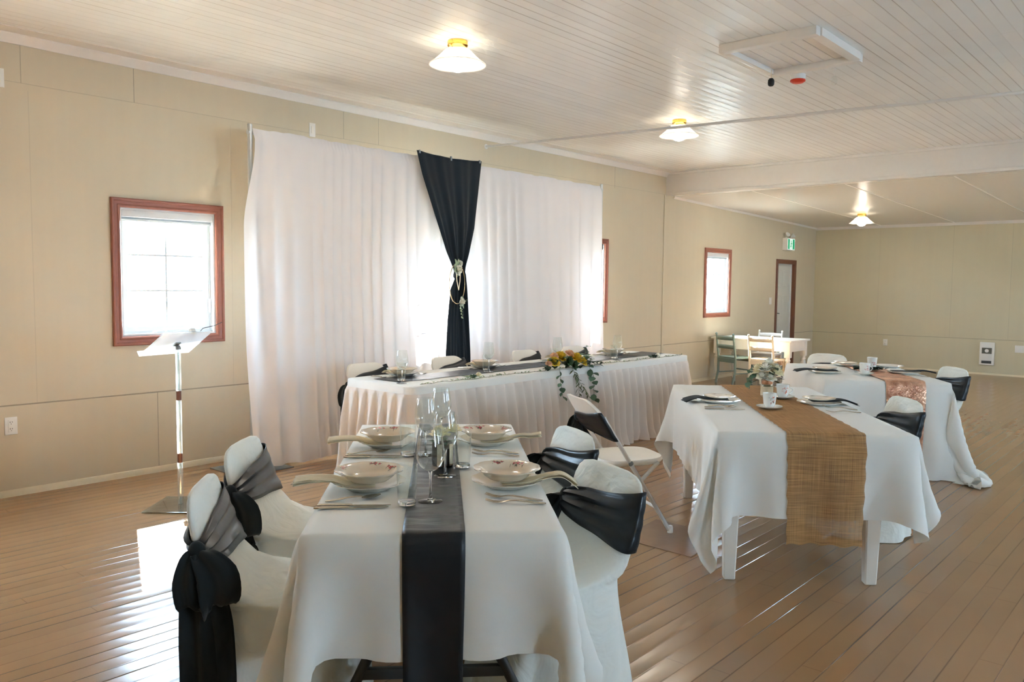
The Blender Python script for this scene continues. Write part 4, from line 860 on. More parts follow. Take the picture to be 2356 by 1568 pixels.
def cover_mesh(seed):
    n = 120; th_ = np.linspace(0, 2 * PI, n, endpoint=False); zs = np.unique(np.concatenate([np.linspace(.008, .42, 16), CR[4:, 0], [.433, .446, .454, .464, .482, .52, .58, .645, .71, .753, .779, .793]])); rows = []
    k1 = np.interp(np.linspace(0, 1, n), np.linspace(0, 1, 13), np.r_[np.random.default_rng(seed).uniform(-1, 1, 12), 0]); ph_ = np.random.default_rng(seed).uniform(0, 6, 4)
    for z in zs:
        d = max(0, 1 - z / .44); rip = d ** .8 * (.016 * np.sin(5 * th_ + ph_[0] + .6 * d) + .010 * np.sin(9 * th_ + ph_[1]) + .012 * k1) + .004 * np.sin(3 * th_ + 14 * z + ph_[2]) * (z < .78)
        P = ringpt(z, th_); nx_ = np.stack([np.cos(th_), np.sin(th_)], -1); P[:, :2] += nx_ * rip[:, None]
        if d > .9: P[:, 2] += .006 * np.sin(4 * th_ + ph_[3])
        if .44 < z < .56: P[:, 2] -= .006 * np.exp(-(P[:, 0] / .12) ** 2) * (P[:, 1] > -.2)
        rows.append(P)
    mb = MB().grid(np.array(rows), cv=True); o_ = (len(zs) - 1) * n; mb.f.append(tuple(o_ + k for k in range(n))); mb.mi.append(0); return mb
def sash_mesh(sd, mir=1, zk=.635, zw=(.545, .745), kh=.030):
    """band round the back: narrow at the knot on the sitter's right (mir=1), wide on the other side"""
    nu, nv = 96, 14; th_ = np.linspace(0, 2 * PI, nu, endpoint=False); w_ = (1 - np.cos(th_) * mir) / 2; w_ = w_ ** .8; rr = np.random.default_rng(sd).uniform(0, 6, 3); rows = []
    for v in np.linspace(0, 1, nv):
        zl = zk - kh + (zw[0] - zk + kh) * w_; zh = zk + kh + (zw[1] - zk - kh) * w_; z = zl + (zh - zl) * v; pl = np.sin(v * 3.4 * 2 * PI + rr[0] + 1.1 * w_) * (.0055 * (1 - w_) + .0055 * np.sin(PI * w_) + .0012) + .003 * np.sin(v * 11 + 3 * th_) * np.sin(PI * w_)
        rows.append(np.array([ringpt(z[i], th_[i:i + 1], .0155 + pl[i])[0] for i in range(nu)]))
    return MB().grid(np.array(rows), cv=True)
def ribbon(path, widths, side, fold=.01, nf=2, n=9, ph=0.0):
    path = np.array(path, float); k = 26; d = np.linspace(0, len(path) - 1, k)
    def cat(u):
        i = int(min(max(math.floor(u), 0), len(path) - 2)); f = u - i; p0, p1, p2, p3 = path[max(i - 1, 0)], path[i], path[i + 1], path[min(i + 2, len(path) - 1)]
        return .5 * ((2 * p1) + (-p0 + p2) * f + (2 * p0 - 5 * p1 + 4 * p2 - p3) * f * f + (-p0 + 3 * p1 - 3 * p2 + p3) * f ** 3)
    C = np.array([cat(u) for u in d]); wv = np.interp(d, np.arange(len(path)), widths); T = np.gradient(C, axis=0); T /= np.linalg.norm(T, axis=1)[:, None] + 1e-9; sd_ = np.array(side, float); P = []
    for i in range(k):
        s_ = sd_ - T[i] * np.dot(sd_, T[i]); s_ /= np.linalg.norm(s_) + 1e-9; nn = np.cross(T[i], s_); row = []
        for j in range(n):
            a_ = j / (n - 1) - .5; row.append(C[i] + s_ * a_ * wv[i] + nn * fold * math.sin(a_ * 2 * PI * nf + ph) * min(1, wv[i] / .06))
        P.append(row)
    return np.array(P)
def bow_parts(parent, mir, kx, ky, kz, long_=.46, mat='black_matte', out=1.0):
    """knot with drooping loops and two tails; kx>0 means the sitter's right"""
    m = mir
    MB().sphere((kx + m * .016, ky, kz), (.022, .028, .034), 14, 10).build('knot', mat, parent)
    mb = MB(); B = (kx + m * .022, ky, kz)
    def pt(x, y, z): return (B[0] + m * x * out, B[1] + y, B[2] + z)
    def lp(pts, wd, side, fold, nf, ph, name):
        mb = MB(); mb.grid(ribbon([pt(*q) for q in pts], wd, side, fold, nf, n=13, ph=ph)); mb.build(name, mat, parent, angle=70, solid=.0015)
    lp([(0, 0, 0), (.030, .03, -.012), (.050, .07, -.06), (.046, .075, -.125), (.028, .05, -.15), (.014, .015, -.07), (.006, 0, -.02)], [.04, .08, .125, .12, .10, .08, .04], (0, 1, .35), .008, 1.6, 0, 'loop')
    lp([(0, 0, 0), (.026, -.008, -.02), (.042, -.012, -.08), (.038, -.004, -.15), (.024, .01, -.15), (.010, .0, -.08), (.006, 0, -.02)], [.04, .07, .095, .095, .08, .07, .04], (0, 1, -.3), .008, 1.6, 1, 'loop')
    lp([(0, 0, 0), (.02, .0, -.10), (.028, .008, -.26), (.026, .012, -long_ * .8), (.022, .01, -long_)], [.04, .085, .11, .115, .115], (.1, 1, 0), .011, 1.5, 0, 'tail')
    lp([(0, 0, 0), (.014, .03, -.09), (.018, .06, -.2), (.016, .07, -long_ * .62), (.014, .072, -long_ * .82)], [.04, .08, .09, .09, .08], (-.1, 1, 0), .009, 1.5, 2, 'tail')
SC_CH = [0]
def covered_chair(label, top, ang, mir=1, sx=1.0, group='white covered chairs', zk=.635, zw=(.545, .745), feet=True, long_=.46, out=1.0):
    """top: xy of the middle of the backrest top, ang: heading the sitter faces (radians)"""
    SC_CH[0] += 1; s_ = SC_CH[0]; f = np.array([math.cos(ang), math.sin(ang)]); o_ = np.array(top[:2]) + f * .285
    t = thing('covered_chair', label, 'chair', (o_[0], o_[1], 0), ang - PI / 2, group)
    cover_mesh(40 + s_).build('cover', 'chair_linen', t, angle=80)
    mb = sash_mesh(60 + s_, mir, zk, zw); sa = mb.build('sash', 'black_satin', t, angle=80, solid=.002)
    kx = np.interp(zk, CR[:, 0], CR[:, 3]); ky = (np.interp(zk, CR[:, 0], CR[:, 1]) + np.interp(zk, CR[:, 0], CR[:, 2])) / 2
    bow_parts(sa, mir, mir * kx, ky, zk, long_, out=out)
    if feet:
        for x in (-.205, .205):
            MB().tube([(x, .20, .06), (x * 1.0, .285, .004)], .012, 10).build('foot', 'metal_white', t)
    return t
A1 = math.atan2(T1.n[1], T1.n[0])
covered_chair('nearest white covered chair with a long black sash tail, left side of the nearest table', onz(462, 1108, .795), A1 + .05, long_=.60)
covered_chair('white covered chair with black sash, left side of the nearest table by the backdrop', onz(556, 1014, .795), A1 - .12, long_=.36)
covered_chair('white covered chair with black sash at the near right corner of the nearest table', onz(1403, 1070, .795), A1 + PI + .42, long_=.34)
covered_chair('white covered chair with black sash between the nearest table and the bare folding chair', onz(1326, 988, .795), A1 + PI + .30, long_=.34)
A2 = math.atan2(T2.n[1], T2.n[0]); A3 = math.atan2(T3.n[1], T3.n[0])
covered_chair('white covered chair with black sash on the right of the burlap runner table', onz(2086, 916, .795), A2 + PI + .12, long_=.3)
covered_chair('white covered chair with black sash farthest right, beside the rose gold runner table', onz(2197, 845, .795), A3 + PI + .2, long_=.3)
covered_chair('white covered chair with black sash behind the rose gold runner table', onz(1906, 814, .795), -PI / 2 - .45 + .35, long_=.3)

def folding_chair(label, loc, ang, mir=1, group=None, zt=.735):
    t = thing('folding_chair', label, 'chair', loc, ang - PI / 2, group)
    top, foot = (-.265, .80), (.235, .012)
    def on(z): f = (z - foot[1]) / (top[1] - foot[1]); return foot[0] + (top[0] - foot[0]) * f
    for sx in (-1, 1):
        x = sx * .205
        MB().tube([(x, on(z), z) for z in (.70, .44, .2, .02)], .0125, 12).build('front_leg', 'metal_white', t)
        MB().tube([(x * .9, .16, .425), (x * .9, -.02, .25), (x * .9, -.25, .012)], .0115, 12).build('rear_leg', 'metal_white', t)
        MB().lathe([(0, 0), (.017, 0), (.017, .035), (.013, .045), (0, .045)], 14, c=(x, foot[0] + .002, 0)).build('foot_cap', 'plastic_white', t)
        MB().lathe([(0, 0), (.016, 0), (.016, .035), (.012, .045), (0, .045)], 14, c=(x * .9, -.25, 0)).build('foot_cap', 'plastic_white', t)
        MB().sphere((x * 1.04, on(.43), .43), (.006, .016, .016), 12, 8).build('hinge', 'metal_grey', t)
    MB().tube([(-.205, on(.16), .16), (.205, on(.16), .16)], .009, 10).build('stretcher', 'metal_white', t)
    MB().tube([(-.185, -.16, .12), (.185, -.16, .12)], .009, 10).build('stretcher', 'metal_white', t)
    # seat: rounded plastic pan
    rows = []; n = 48; th_ = np.linspace(0, 2 * PI, n, endpoint=False)
    for sc_, z in ((.0, .435), (.55, .435), (.86, .440), (.97, .444), (1.0, .436), (1.0, .422), (.96, .412), (.5, .412), (0, .412)):
        e = 2 / 3.6; c_, q_ = np.cos(th_), np.sin(th_); rows.append(np.stack([.200 * sc_ * np.sign(c_) * np.abs(c_) ** e * (1 - .06 * (q_ > 0) * q_), .03 + .20 * sc_ * np.sign(q_) * np.abs(q_) ** e, np.full(n, z) + .006 * q_ * sc_], -1))
    MB().grid(np.array(rows), cv=True).build('seat', 'plastic_ivory', t, angle=50)
    # backrest: curved plastic shell with rounded top
    nu_, nv_ = 25, 12; F_, B_ = [], []
    for i in range(nu_):
        x = -.212 + .424 * i / (nu_ - 1); e_ = abs(x) / .212; ztop = .80 - .075 * max(0, e_ - .55) ** 2 / .2; zbot = .60 + .02 * e_ ** 4; r1, r2 = [], []
        for j in range(nv_):
            z = zbot + (ztop - zbot) * j / (nv_ - 1); dy = -.028 * (1 - e_ ** 2); edge = .010 * max(0, (j / (nv_ - 1) - .8) / .2)
            r1.append((x, on(z) + .006 + dy, z)); r2.append((x, on(z) - .016 + dy, z))
        F_.append(r1); B_.append(r2)
    F_, B_ = np.array(F_), np.array(B_)
    ring = np.concatenate([F_, B_[:, ::-1]], 1); mb = MB().grid(ring, cv=True); k = ring.shape[1]
    mb.f.append(tuple(range(k))); mb.mi.append(0); o_ = (nu_ - 1) * k; mb.f.append(tuple(o_ + q for q in range(k))); mb.mi.append(0); mb.build('backrest', 'plastic_ivory', t, angle=50)
    # sash
    nu_, nv_ = 80, 10; th_ = np.linspace(0, 2 * PI, nu_, endpoint=False); w_ = ((1 - np.cos(th_) * mir) / 2) ** .8; rows = []
    for v in np.linspace(0, 1, nv_):
        zl = .625 + (.565 - .625) * w_; zh = .665 + (zt - .665) * w_; z = zl + (zh - zl) * v; e = 2 / 3.4; c_, q_ = np.cos(th_), np.sin(th_)
        pl = .004 * np.sin(v * 5 * PI + 1) * (1 - .7 * w_)
        x = (.226 + pl) * np.sign(c_) * np.abs(c_) ** e; y = np.array([on(zz_) for zz_ in z]) - .012 + (.026 + pl) * np.sign(q_) * np.abs(q_) ** e - .018 * (1 - (x / .226) ** 2); rows.append(np.stack([x, y, z], -1))
    sa = MB().grid(np.array(rows), cv=True).build('sash', 'black_satin', t, angle=80, solid=.002)
    bow_parts(sa, mir, mir * .222, on(.645) - .01, .645, .36)
    return t
fc = folding_chair('bare white folding chair with a black sash, standing between the two nearest tables', (-2.70, 4.06, 0), math.radians(59), mir=-1)
HC = [(840, 'leftmost of the white folding chairs behind the skirted head table'), (1027, 'second from left white folding chair behind the head table, under the black drape'), (1206, 'white folding chair behind the head table, left of the yellow bouquet'), (1319, 'white folding chair behind the head table, right above the yellow bouquet')]
for k, (px, lab) in enumerate(HC):
    p = onx(px, 838 - (px - 840) * .087, -5.25)
    if k == 0: hc0 = folding_chair(lab, (-5.25 + .262, p[1], 0), 0.0, 1, 'folding chairs behind the head table', zt=.782)
    else: dup(hc0, lab, (-5.25 + .262, p[1], 0))

# ------------------------------------------------------------------ table ware
TZ = .7455
def scal(n, a=1.0): return lambda th: a * (abs(math.cos(n * th / 2)) - .6)
def spray(mb, r0, th0, zf, s, rr, mi_r=0, mi_g=1, n=3):
    """a printed flower spray lying on a surface of revolution z = zf(r)"""
    def P(x, y, h=.0006):
        c_, s_ = math.cos(th0), math.sin(th0); rad = r0 + y; X = rad * c_ - x * s_; Y = rad * s_ + x * c_; return (X, Y, zf(math.hypot(X, Y)) + h)
    def petal(x, y, a, l, w, mi, h):
        ca, sa = math.cos(a), math.sin(a); q = [(0, 0), (.35, w), (.8, w * .8), (1, 0), (.8, -w * .8), (.35, -w)]
        mb.add([P(x + (u * ca - v * sa) * l, y + (u * sa + v * ca) * l, h) for u, v in q], [tuple(range(6))], mi)
    for k in range(n):
        x = (k - (n - 1) / 2) * s * .9 + rr.uniform(-.2, .2) * s; y = rr.uniform(-.35, .35) * s; q = s * (1.0 if k == n // 2 else .62)
        for j in range(5): petal(x, y, 2 * PI * j / 5 + rr.random(), q * .55, .42, mi_r, .0006 + .0001 * j)
        for j in range(3): petal(x + rr.uniform(-.5, .5) * s, y + rr.uniform(-.5, .5) * s, rr.uniform(0, 6.3), q * .6, .22, mi_g, .0012)
    for j in range(3): petal(rr.uniform(-1.6, 1.6) * s, rr.uniform(-.5, .5) * s, rr.uniform(0, 6.3), s * .8, .07, mi_g, .0005)
DPROF = [(0, .006), (.078, .006, .0), (.088, .010, .2), (.128, .019, 1), (.132, .0195, 1), (.130, .0165, 1), (.090, .005, .2), (.076, 0, 0), (.072, .002, 0), (0, .002)]
CPROF = [(0, .006), (.068, .006, .0), (.080, .010, .2), (.104, .022, .6), (.122, .027, 1), (.1255, .0275, 1), (.123, .0245, 1), (.104, .018, .6), (.083, .005, .2), (.066, 0, 0), (.062, .002, 0), (0, .002)]
SPROF = [(0, .007), (.060, .008, 0), (.080, .018, .05), (.092, .030, .3), (.114, .038, 1), (.118, .0385, 1), (.117, .0355, 1), (.094, .026, .3), (.083, .014, .1), (.064, 0, 0), (.058, .002, 0), (0, .002)]
def dinner_plate(label, loc, mat='porcelain', prof=DPROF, sc=1.0, n=12, prints=None, name='dinner_plate', group=None, mesh={}):
    t = thing(name, label, 'plate', loc, 0, group); mb = MB().lathe([(a[0] * sc, a[1] * sc, (a[2] if len(a) > 2 else 0) * .035) for a in prof], 72, scal(n)); mb.build('dish', mat, t, angle=50)
    if prints:
        zf = lambda r: np.interp(r, [0, .060, .080, .092, .114, .125], [.007, .008, .018, .030, .038, .0385]) if prof is SPROF else np.interp(r, [0, .078 * sc, .088 * sc, .128 * sc], [.006 * sc, .006 * sc, .010 * sc, .019 * sc])
        rr = random.Random(prints[3]); mb = MB()
        for th_ in prints[0]: spray(mb, prints[1], th_, zf, prints[2], rr)
        mb.build('floral_print', prints[4], t, angle=80)
    return t
def napkin(label, loc, rz, pts, wd, mat, th_=.010, group=None):
    """folded cloth napkin: a layered strip along local +x"""
    t = thing('napkin', label, 'napkin', loc, rz, group)
    for k in range(3):
        q = [(x, .007 * (k % 2) - .0035 + .004 * math.sin(k * 2 + i * 1.3), z + (.35 + .65 * max(0, (i - 2) / 3)) * th_ * (k - 1) * .55) for i, (x, z) in enumerate(pts)]
        G = ribbon(q, [w * (1 - .06 * k) for w in wd], (0, 1, 0), .0009 * (1 + k), 1.5 + .6 * k, n=13, ph=k * 1.7)
        MB().grid(G).build('fold', mat, t, angle=70, solid=.0018)
    return t
def utensil_profile(mb, pts, n=8):
    """pts: (x, half width, thickness, z)"""
    rows = []
    for x, w, th_, z in pts: rows.append([(x, w * math.cos(2 * PI * k / n + PI / n), z + th_ * math.sin(2 * PI * k / n + PI / n)) for k in range(n)])
    mb.grid(np.array(rows), cv=True); o_ = len(mb.v) - len(rows) * n; mb.f.append(tuple(o_ + k for k in range(n))); mb.mi.append(0); o_ += (len(rows) - 1) * n; mb.f.append(tuple(o_ + k for k in range(n))); mb.mi.append(0); return mb
HANDLE = [(-.10, .003, .002, .003), (-.096, .0065, .0025, .0032), (-.085, .0085, .0028, .0035), (-.06, .0075, .0028, .005), (-.03, .0045, .0026, .009), (.0, .0033, .0025, .011), (.02, .0034, .0024, .010)]
def fork(label, loc, rz, group=None, s=1.0):
    t = thing('fork', label, 'fork', loc, rz, group); utensil_profile(MB(), [(x * s, w, h, z) for x, w, h, z in HANDLE]).build('handle', 'silver', t)
    mb = MB(); utensil_profile(mb, [(x * s, w, h, z) for x, w, h, z in [(.018, .0034, .0024, .010), (.030, .007, .0018, .008), (.045, .0118, .0014, .005), (.055, .012, .0013, .0045)]])
    for k in range(4): y = (k - 1.5) * .0068; utensil_profile(mb, [(x * s, w, h, z) for x, w, h, z in [(.053, .0024, .0013, .0045), (.07, .0021, .0013, .006), (.088, .0018, .0012, .0105), (.096, .0008, .0008, .013)]], 6); mb.v[-24:] = [(a, b + y, c) for a, b, c in mb.v[-24:]]
    mb.build('tines', 'silver', t); return t
def spoon(label, loc, rz, group=None, s=1.0):
    t = thing('spoon', label, 'spoon', loc, rz, group); utensil_profile(MB(), [(x * s, w, h, z) for x, w, h, z in HANDLE]).build('handle', 'silver', t)
    mb = MB(); rows = []
    for i in range(12):
        u = i / 11; x = .018 + .062 * u; w = .0035 + .0165 * math.sin(PI * min(1, u * .93 + .05)) ** .7 * (1 - .1 * u); rows.append([(x * s, w * v, .0065 + .006 * u * u - .006 * (1 - v * v) * math.sin(PI * u)) for v in np.linspace(-1, 1, 11)])
    mb.grid(np.array(rows)).build('bowl', 'silver', t, solid=.0012); return t
def knife(label, loc, rz, group=None, s=1.0):
    t = thing('knife', label, 'knife', loc, rz, group); utensil_profile(MB(), [(x * s, w, h, z) for x, w, h, z in [(-.115, .004, .003, .004), (-.11, .008, .004, .0045), (-.09, .009, .0045, .005), (-.05, .0078, .0042, .005), (-.015, .0065, .004, .005), (-.005, .005, .0035, .0045)]]).build('handle', 'silver', t)
    q = [(-.006, -.005), (.02, -.009), (.07, -.0105), (.10, -.008), (.115, .002), (.116, .005), (-.006, .005)]; MB().prism([(x * s, y) for x, y in q], .003, .0045).build('blade', 'silver', t); return t
def wine_glass(label, loc, h=.235, r=.046, group=None):
    t = thing('wine_glass', label, 'wine glass', loc, 0, group); k = h / .235
    out = [(.006, .098), (.018, .102), (.034, .116), (.0445, .138), (.0462, .158), (.0435, .185), (.0385, .215), (.0345, .235)]
    s = r / .0462; prof = [(a * s, b * k) for a, b in out]; inn = [(a * s - .0012, b * k + (.0015 if i < 2 else 0)) for i, (a, b) in enumerate(out)][::-1]; inn = [p for p in inn if p[0] > .004]
    MB().lathe(prof + [(.034 * s, .2358 * k)] + inn[1:], 56).build('bowl', 'glass_thin', t, angle=70)
    MB().lathe([(0, .004), (.010, .0055), (.005, .014), (.0036, .03), (.0034, .07), (.0042, .088), (.008, .098 * k), (.006, .1005 * k), (0, .1005 * k)], 20).build('stem', 'glass_solid', t, angle=70)
    MB().lathe([(0, 0), (.038, 0), (.0395, .0012), (.038, .0022), (.02, .0035), (.008, .006), (0, .006)], 48).build('foot', 'glass_solid', t, angle=50)
    return t
def tumbler(label, loc, group=None, h=.128, r=.034):
    t = thing('tumbler', label, 'glass', loc, 0, group); MB().lathe([(r * .86, .004), (r * .9, h * .3), (r, h * .97), (r * 1.005, h), (r * .975, h), (r * .95, h * .97), (r * .85, h * .3), (r * .80, .012)], 48).build('wall', 'glass_thin', t, angle=60)
    MB().lathe([(0, 0), (r * .80, 0), (r * .86, .003), (r * .86, .007), (r * .80, .0115), (0, .0105)], 40).build('base', 'glass_solid', t, angle=50); return t

# ---- the nearest table: four floral settings
NA = math.atan2(T1.n[1], T1.n[0])                                        # across the table, left to right
SETS = [((850, 1112), 'near left', 0, (1.05, -.2, -.95), 1), ((1166, 1107), 'near right', 1, (.30, -.42), 2), ((892, 1018), 'far left', 0, (.35, -.28), 3), ((1117, 1013), 'far right', 1, (.95, .28, -1.0), 4)]
for (px, pos, right, ths, sd_) in SETS:
    p = onz(px[0], px[1], TZ + .015); d = NA if right else NA + PI; dv = np.array([math.cos(d), math.sin(d)])
    dinner_plate('white scalloped dinner plate under the floral soup plate, %s on the nearest table' % pos, (p[0], p[1], TZ), prof=CPROF, group='dinner plates on the nearest table')
    pts = [(-.02, .0185), (.05, .0185), (.09, .024), (.122, .0335), (.160, .035), (.205, .033), (.255, .026)] if not right else [(-.02, .0185), (.05, .0185), (.09, .024), (.122, .0335), (.160, .041), (.20, .040), (.245, .008 if sd_ == 2 else .046)]
    napkin('cream folded napkin tucked under the floral soup plate, %s on the nearest table' % pos, (p[0], p[1], TZ), d + (.02 if not right else -.06), pts, [.10, .10, .09, .08, .076, .078, .084] if not right else [.10, .10, .085, .065, .06, .075, .095], 'napkin_cream', .009, group='cream napkins')
    view = math.atan2(-p[1], -p[0])                                      # the flower sprays face the far rim as in the photo
    dinner_plate('cream soup plate with red flower print, %s on the nearest table' % pos, (p[0], p[1], TZ + .029), 'soup_porcelain', SPROF, 1.0, 12, ([view + PI + a for a in ths], .097, .017, sd_, ['print_red', 'print_green']), 'soup_plate', 'floral soup plates')
def cut(fn, px0, px1, label, group, z=TZ, s=1.0):
    a = onz(*px0, z + .004); b = onz(*px1, z + .004); return fn(label, ((a[0] + b[0]) / 2, (a[1] + b[1]) / 2, z), math.atan2(b[1] - a[1], b[0] - a[0]), group, s)
G_ = 'silver cutlery'
cut(spoon, (758, 1151), (880, 1141), 'silver spoon in front of the near left plate on the nearest table', G_)
cut(knife, (735, 1162), (893, 1161), 'silver knife, the far one of two before the near left plate', G_); cut(knife, (735, 1168), (880, 1165), 'silver knife, the one nearest the camera before the near left plate', G_)
cut(spoon, (812, 1042), (898, 1037), 'silver spoon in front of the far left plate on the nearest table', G_)
cut(knife, (802, 1047), (918, 1047), 'silver knife, the far one of two before the far left plate', G_); cut(knife, (802, 1051), (910, 1051), 'silver knife, the nearer of two before the far left plate', G_)
cut(fork, (1238, 1149), (1124, 1140), 'silver fork, the far one of two before the near right plate', G_); cut(fork, (1242, 1156), (1128, 1154), 'silver fork, the one nearest the camera before the near right plate', G_)
cut(fork, (1190, 1041), (1088, 1037), 'silver fork, the far one of two before the far right plate', G_); cut(fork, (1188, 1047), (1090, 1045), 'silver fork, the nearer of two before the far right plate', G_)
WG = 'wine glasses on the nearest table'
for px, lab in (((990, 1152), 'wine glass nearest the camera, on the black runner'), ((1024, 1094), 'wine glass second nearest, behind and right of the nearest one'), ((979, 1046), 'third wine glass, left on the black runner of the nearest table'), ((1015, 1012), 'farthest wine glass on the nearest table, rim against the pleated skirt')):
    p = onz(px[0], px[1], TZ + .006); wine_glass(lab, (p[0], p[1], TZ + .0058), group=WG)
for px, lab in (((936, 1163), 'clear tumbler beside the near left soup plate'), ((1064, 1076), 'clear tumbler left of the near right soup plate'), ((938, 1049), 'clear tumbler beside the far left soup plate')):
    p = onz(px[0], px[1], TZ); tumbler(lab, (p[0], p[1], TZ + (.0058 if px[0] > 930 else 0)), group='tumblers on the nearest table')
p = onz(1018, 1072, TZ)
t = thing('centerpiece', 'dark bark candle log with lace strip and cream flowers behind the wine glasses', 'centerpiece', (p[0], p[1], TZ + .0058))
MB().lathe([(0, 0), (.040, 0), (.042, .02), (.040, .085), (.037, .09), (0, .088)], 18, lambda a: math.sin(5 * a) * .04 + math.sin(9 * a) * .03, c=(0, 0, 0)).build('log', 'bark', t, angle=40)
for a in (view - .2, view + .9): MB().grid(ribbon([(.0445 * math.cos(a), .0445 * math.sin(a), z) for z in (.003, .03, .06, .088)], [.02] * 4, (-math.sin(a), math.cos(a), 0), .001, 2)).build('lace_strip', 'lace', t, angle=70)
r_ = MB(); rose(r_, (-.005, -.01, .12), .042, 8); r_.build('flower', 'petal_cream', t, angle=60)
r_ = MB(); rose(r_, (.03, .03, .135), .034, 9); r_.build('flower', 'petal_cream', t, angle=60)
mb = MB(); rr = random.Random(2)
for k in range(12): a = 2 * PI * k / 12; place(mb, leaf_pts(.04, .011), (.02 * math.cos(a), .02 * math.sin(a), .09), (math.cos(a), math.sin(a), .25 + rr.uniform(-.2, .3)))
mb.build('foliage', 'leaf_green', t, angle=60)

# ---- burlap table
def cup(label, loc, rz, h=.082, r=.040, group=None, tall=True, prints='print_dark', sd=1):
    t = thing('teacup', label, 'cup', loc, rz, group)
    MB().lathe([(0, .004), (r * .55, .004), (r * .70, .009), (r * .84, h * .3), (r * .93, h * .7), (r, h), (r * .965, h), (r * .9, h * .7), (r * .8, h * .3), (r * .66, .012), (0, .010)] , 48).build('body', 'bone_china', t, angle=50)
    MB().lathe([(r * .55, 0), (r * .58, 0), (r * .60, .006), (r * .52, .006)], 32).build('foot_ring', 'bone_china', t)
    hp = [(r * (.84 + .72 * math.sin(PI * u / 18) ** .8), 0, h * (.80 - .54 * (u / 18) + .06 * math.sin(PI * u / 18))) for u in range(19)]
    MB().tube(hp, .0031, 10).build('handle', 'bone_china', t)
    rr = random.Random(sd); mb = MB()
    for k in range(16):
        a = math.atan2(-loc[1], -loc[0]) - rz + .45 + rr.uniform(-.5, .5); z = h * rr.uniform(.35, .8); rad = r * np.interp(z / h, [.3, .7, 1], [.84, .93, 1]) + .0006; l = rr.uniform(.004, .010); w = l * rr.uniform(.12, .35); u = rr.uniform(0, 6.3)
        mb.add([(rad * math.cos(a + (x * math.cos(u) - y * math.sin(u)) / rad), rad * math.sin(a + (x * math.cos(u) - y * math.sin(u)) / rad), z + x * math.sin(u) + y * math.cos(u)) for x, y in ((-l, 0), (0, w), (l, 0), (0, -w))], [(0, 1, 2, 3)], 0 if rr.random() < .75 else 1)
    mb.build('floral_print', [prints, 'print_orange'], t, angle=80); return t
SAU = [(0, .004), (.024, .004, 0), (.03, .005, 0), (.052, .012, .5), (.072, .018, 1), (.074, .0185, 1), (.072, .0155, 1), (.05, .009, .5), (.03, .001, 0), (0, .001)]
def saucer(label, loc, group='saucers'):
    t = thing('saucer', label, 'saucer', loc, 0, group); MB().lathe([(a[0], a[1], (a[2] if len(a) > 2 else 0) * .02) for a in SAU], 60, scal(10)).build('dish', 'bone_china', t, angle=50)
    rr = random.Random(int(loc[0] * 1000) % 97); mb = MB()
    for th_ in (.4, 2.0, 3.5, 5.0): spray(mb, .058, th_, lambda r: np.interp(r, [.03, .052, .072], [.005, .012, .018]), .007, rr)
    mb.build('floral_print', ['print_dark', 'print_green'], t, angle=80); return t
NA2 = math.atan2(T2.n[1], T2.n[0]); view = math.atan2(-4.8, 2.0)
Z2 = TZ
for (px, pos, right) in (((1654, 920), 'left', 0), ((1884, 925), 'right', 1)):
    p = onz(px[0], px[1], Z2 + .012); d = NA2 if right else NA2 + PI
    dinner_plate('white dinner plate under the floral plate, %s on the burlap table' % pos, (p[0], p[1], Z2), 'bone_china', DPROF, .98, 10, group='dinner plates on the burlap table')
    napkin('black napkin poking out from the plates, %s on the burlap table' % pos, (p[0], p[1], Z2), d + .05, [(-.05, .022), (.03, .022), (.085, .025), (.125, .031), (.165, .024), (.215, .006)], [.10, .10, .10, .10, .11, .13], 'black_matte', .006, 'black napkins')
    dinner_plate('small floral side plate, upper of the two plates %s on the burlap table' % pos, (p[0], p[1], Z2 + .0275), 'porcelain', DPROF, .74, 10, ([view + a for a in (1.6, 2.6, 3.6, 4.8)], .082, .010, 11 + right, ['print_dark', 'print_green']), 'side_plate', 'side plates on the burlap table')
cut(spoon, (1622, 934), (1696, 934), 'silver spoon before the left plate on the burlap table', G_, Z2); cut(knife, (1622, 939), (1714, 941), 'silver knife before the left plate on the burlap table', G_, Z2); cut(fork, (1630, 931), (1692, 938), 'silver fork crossing the spoon before the left burlap table plate', G_, Z2, .9)
cut(fork, (1970, 942), (1893, 935), 'silver fork, farther of two before the right burlap table plate', G_, Z2); cut(fork, (1972, 948), (1908, 947), 'silver fork, nearer of two before the right burlap table plate', G_, Z2)
ZR = Z2 + .006
p = onz(1770, 936, ZR + .01); saucer('white floral saucer at the front of the burlap runner', (p[0], p[1], ZR)); cup('white floral cup on the front saucer of the burlap runner', (p[0], p[1], ZR + .006), 2.2, .086, .040, 'cups on the burlap runner', sd=3)
p = onz(1800, 913, ZR + .01); saucer('white floral saucer half hidden behind the front cup on the burlap runner', (p[0], p[1], ZR)); cup('white cup with orange flower print behind the front cup, beside the flower jar', (p[0], p[1], ZR + .006), .6, .086, .040, 'cups on the burlap runner', prints='print_orange', sd=6)
p = onz(1768, 915, ZR)
t = thing('flower_jar', 'glass jar wrapped in copper and lace, holding cream roses, on the burlap runner', 'flower jar', (p[0] - .03, p[1] + .04, ZR))
MB().lathe([(0, 0), (.034, 0), (.038, .006), (.038, .075), (.032, .088), (.031, .10), (.029, .10), (.030, .088), (.036, .074), (.036, .008), (0, .005)], 36).build('jar', 'glass_thin', t, angle=50)
MB().lathe([(.0384, .012), (.0392, .014), (.0392, .068), (.0384, .07)], 36).build('lace_band', 'lace', t); MB().lathe([(.0335, .084), (.0345, .086), (.0335, .104), (.031, .104)], 36).build('copper_band', simple('copper', srgb(206, 150, 116), .3, metal=.8), t)
rr = random.Random(21)
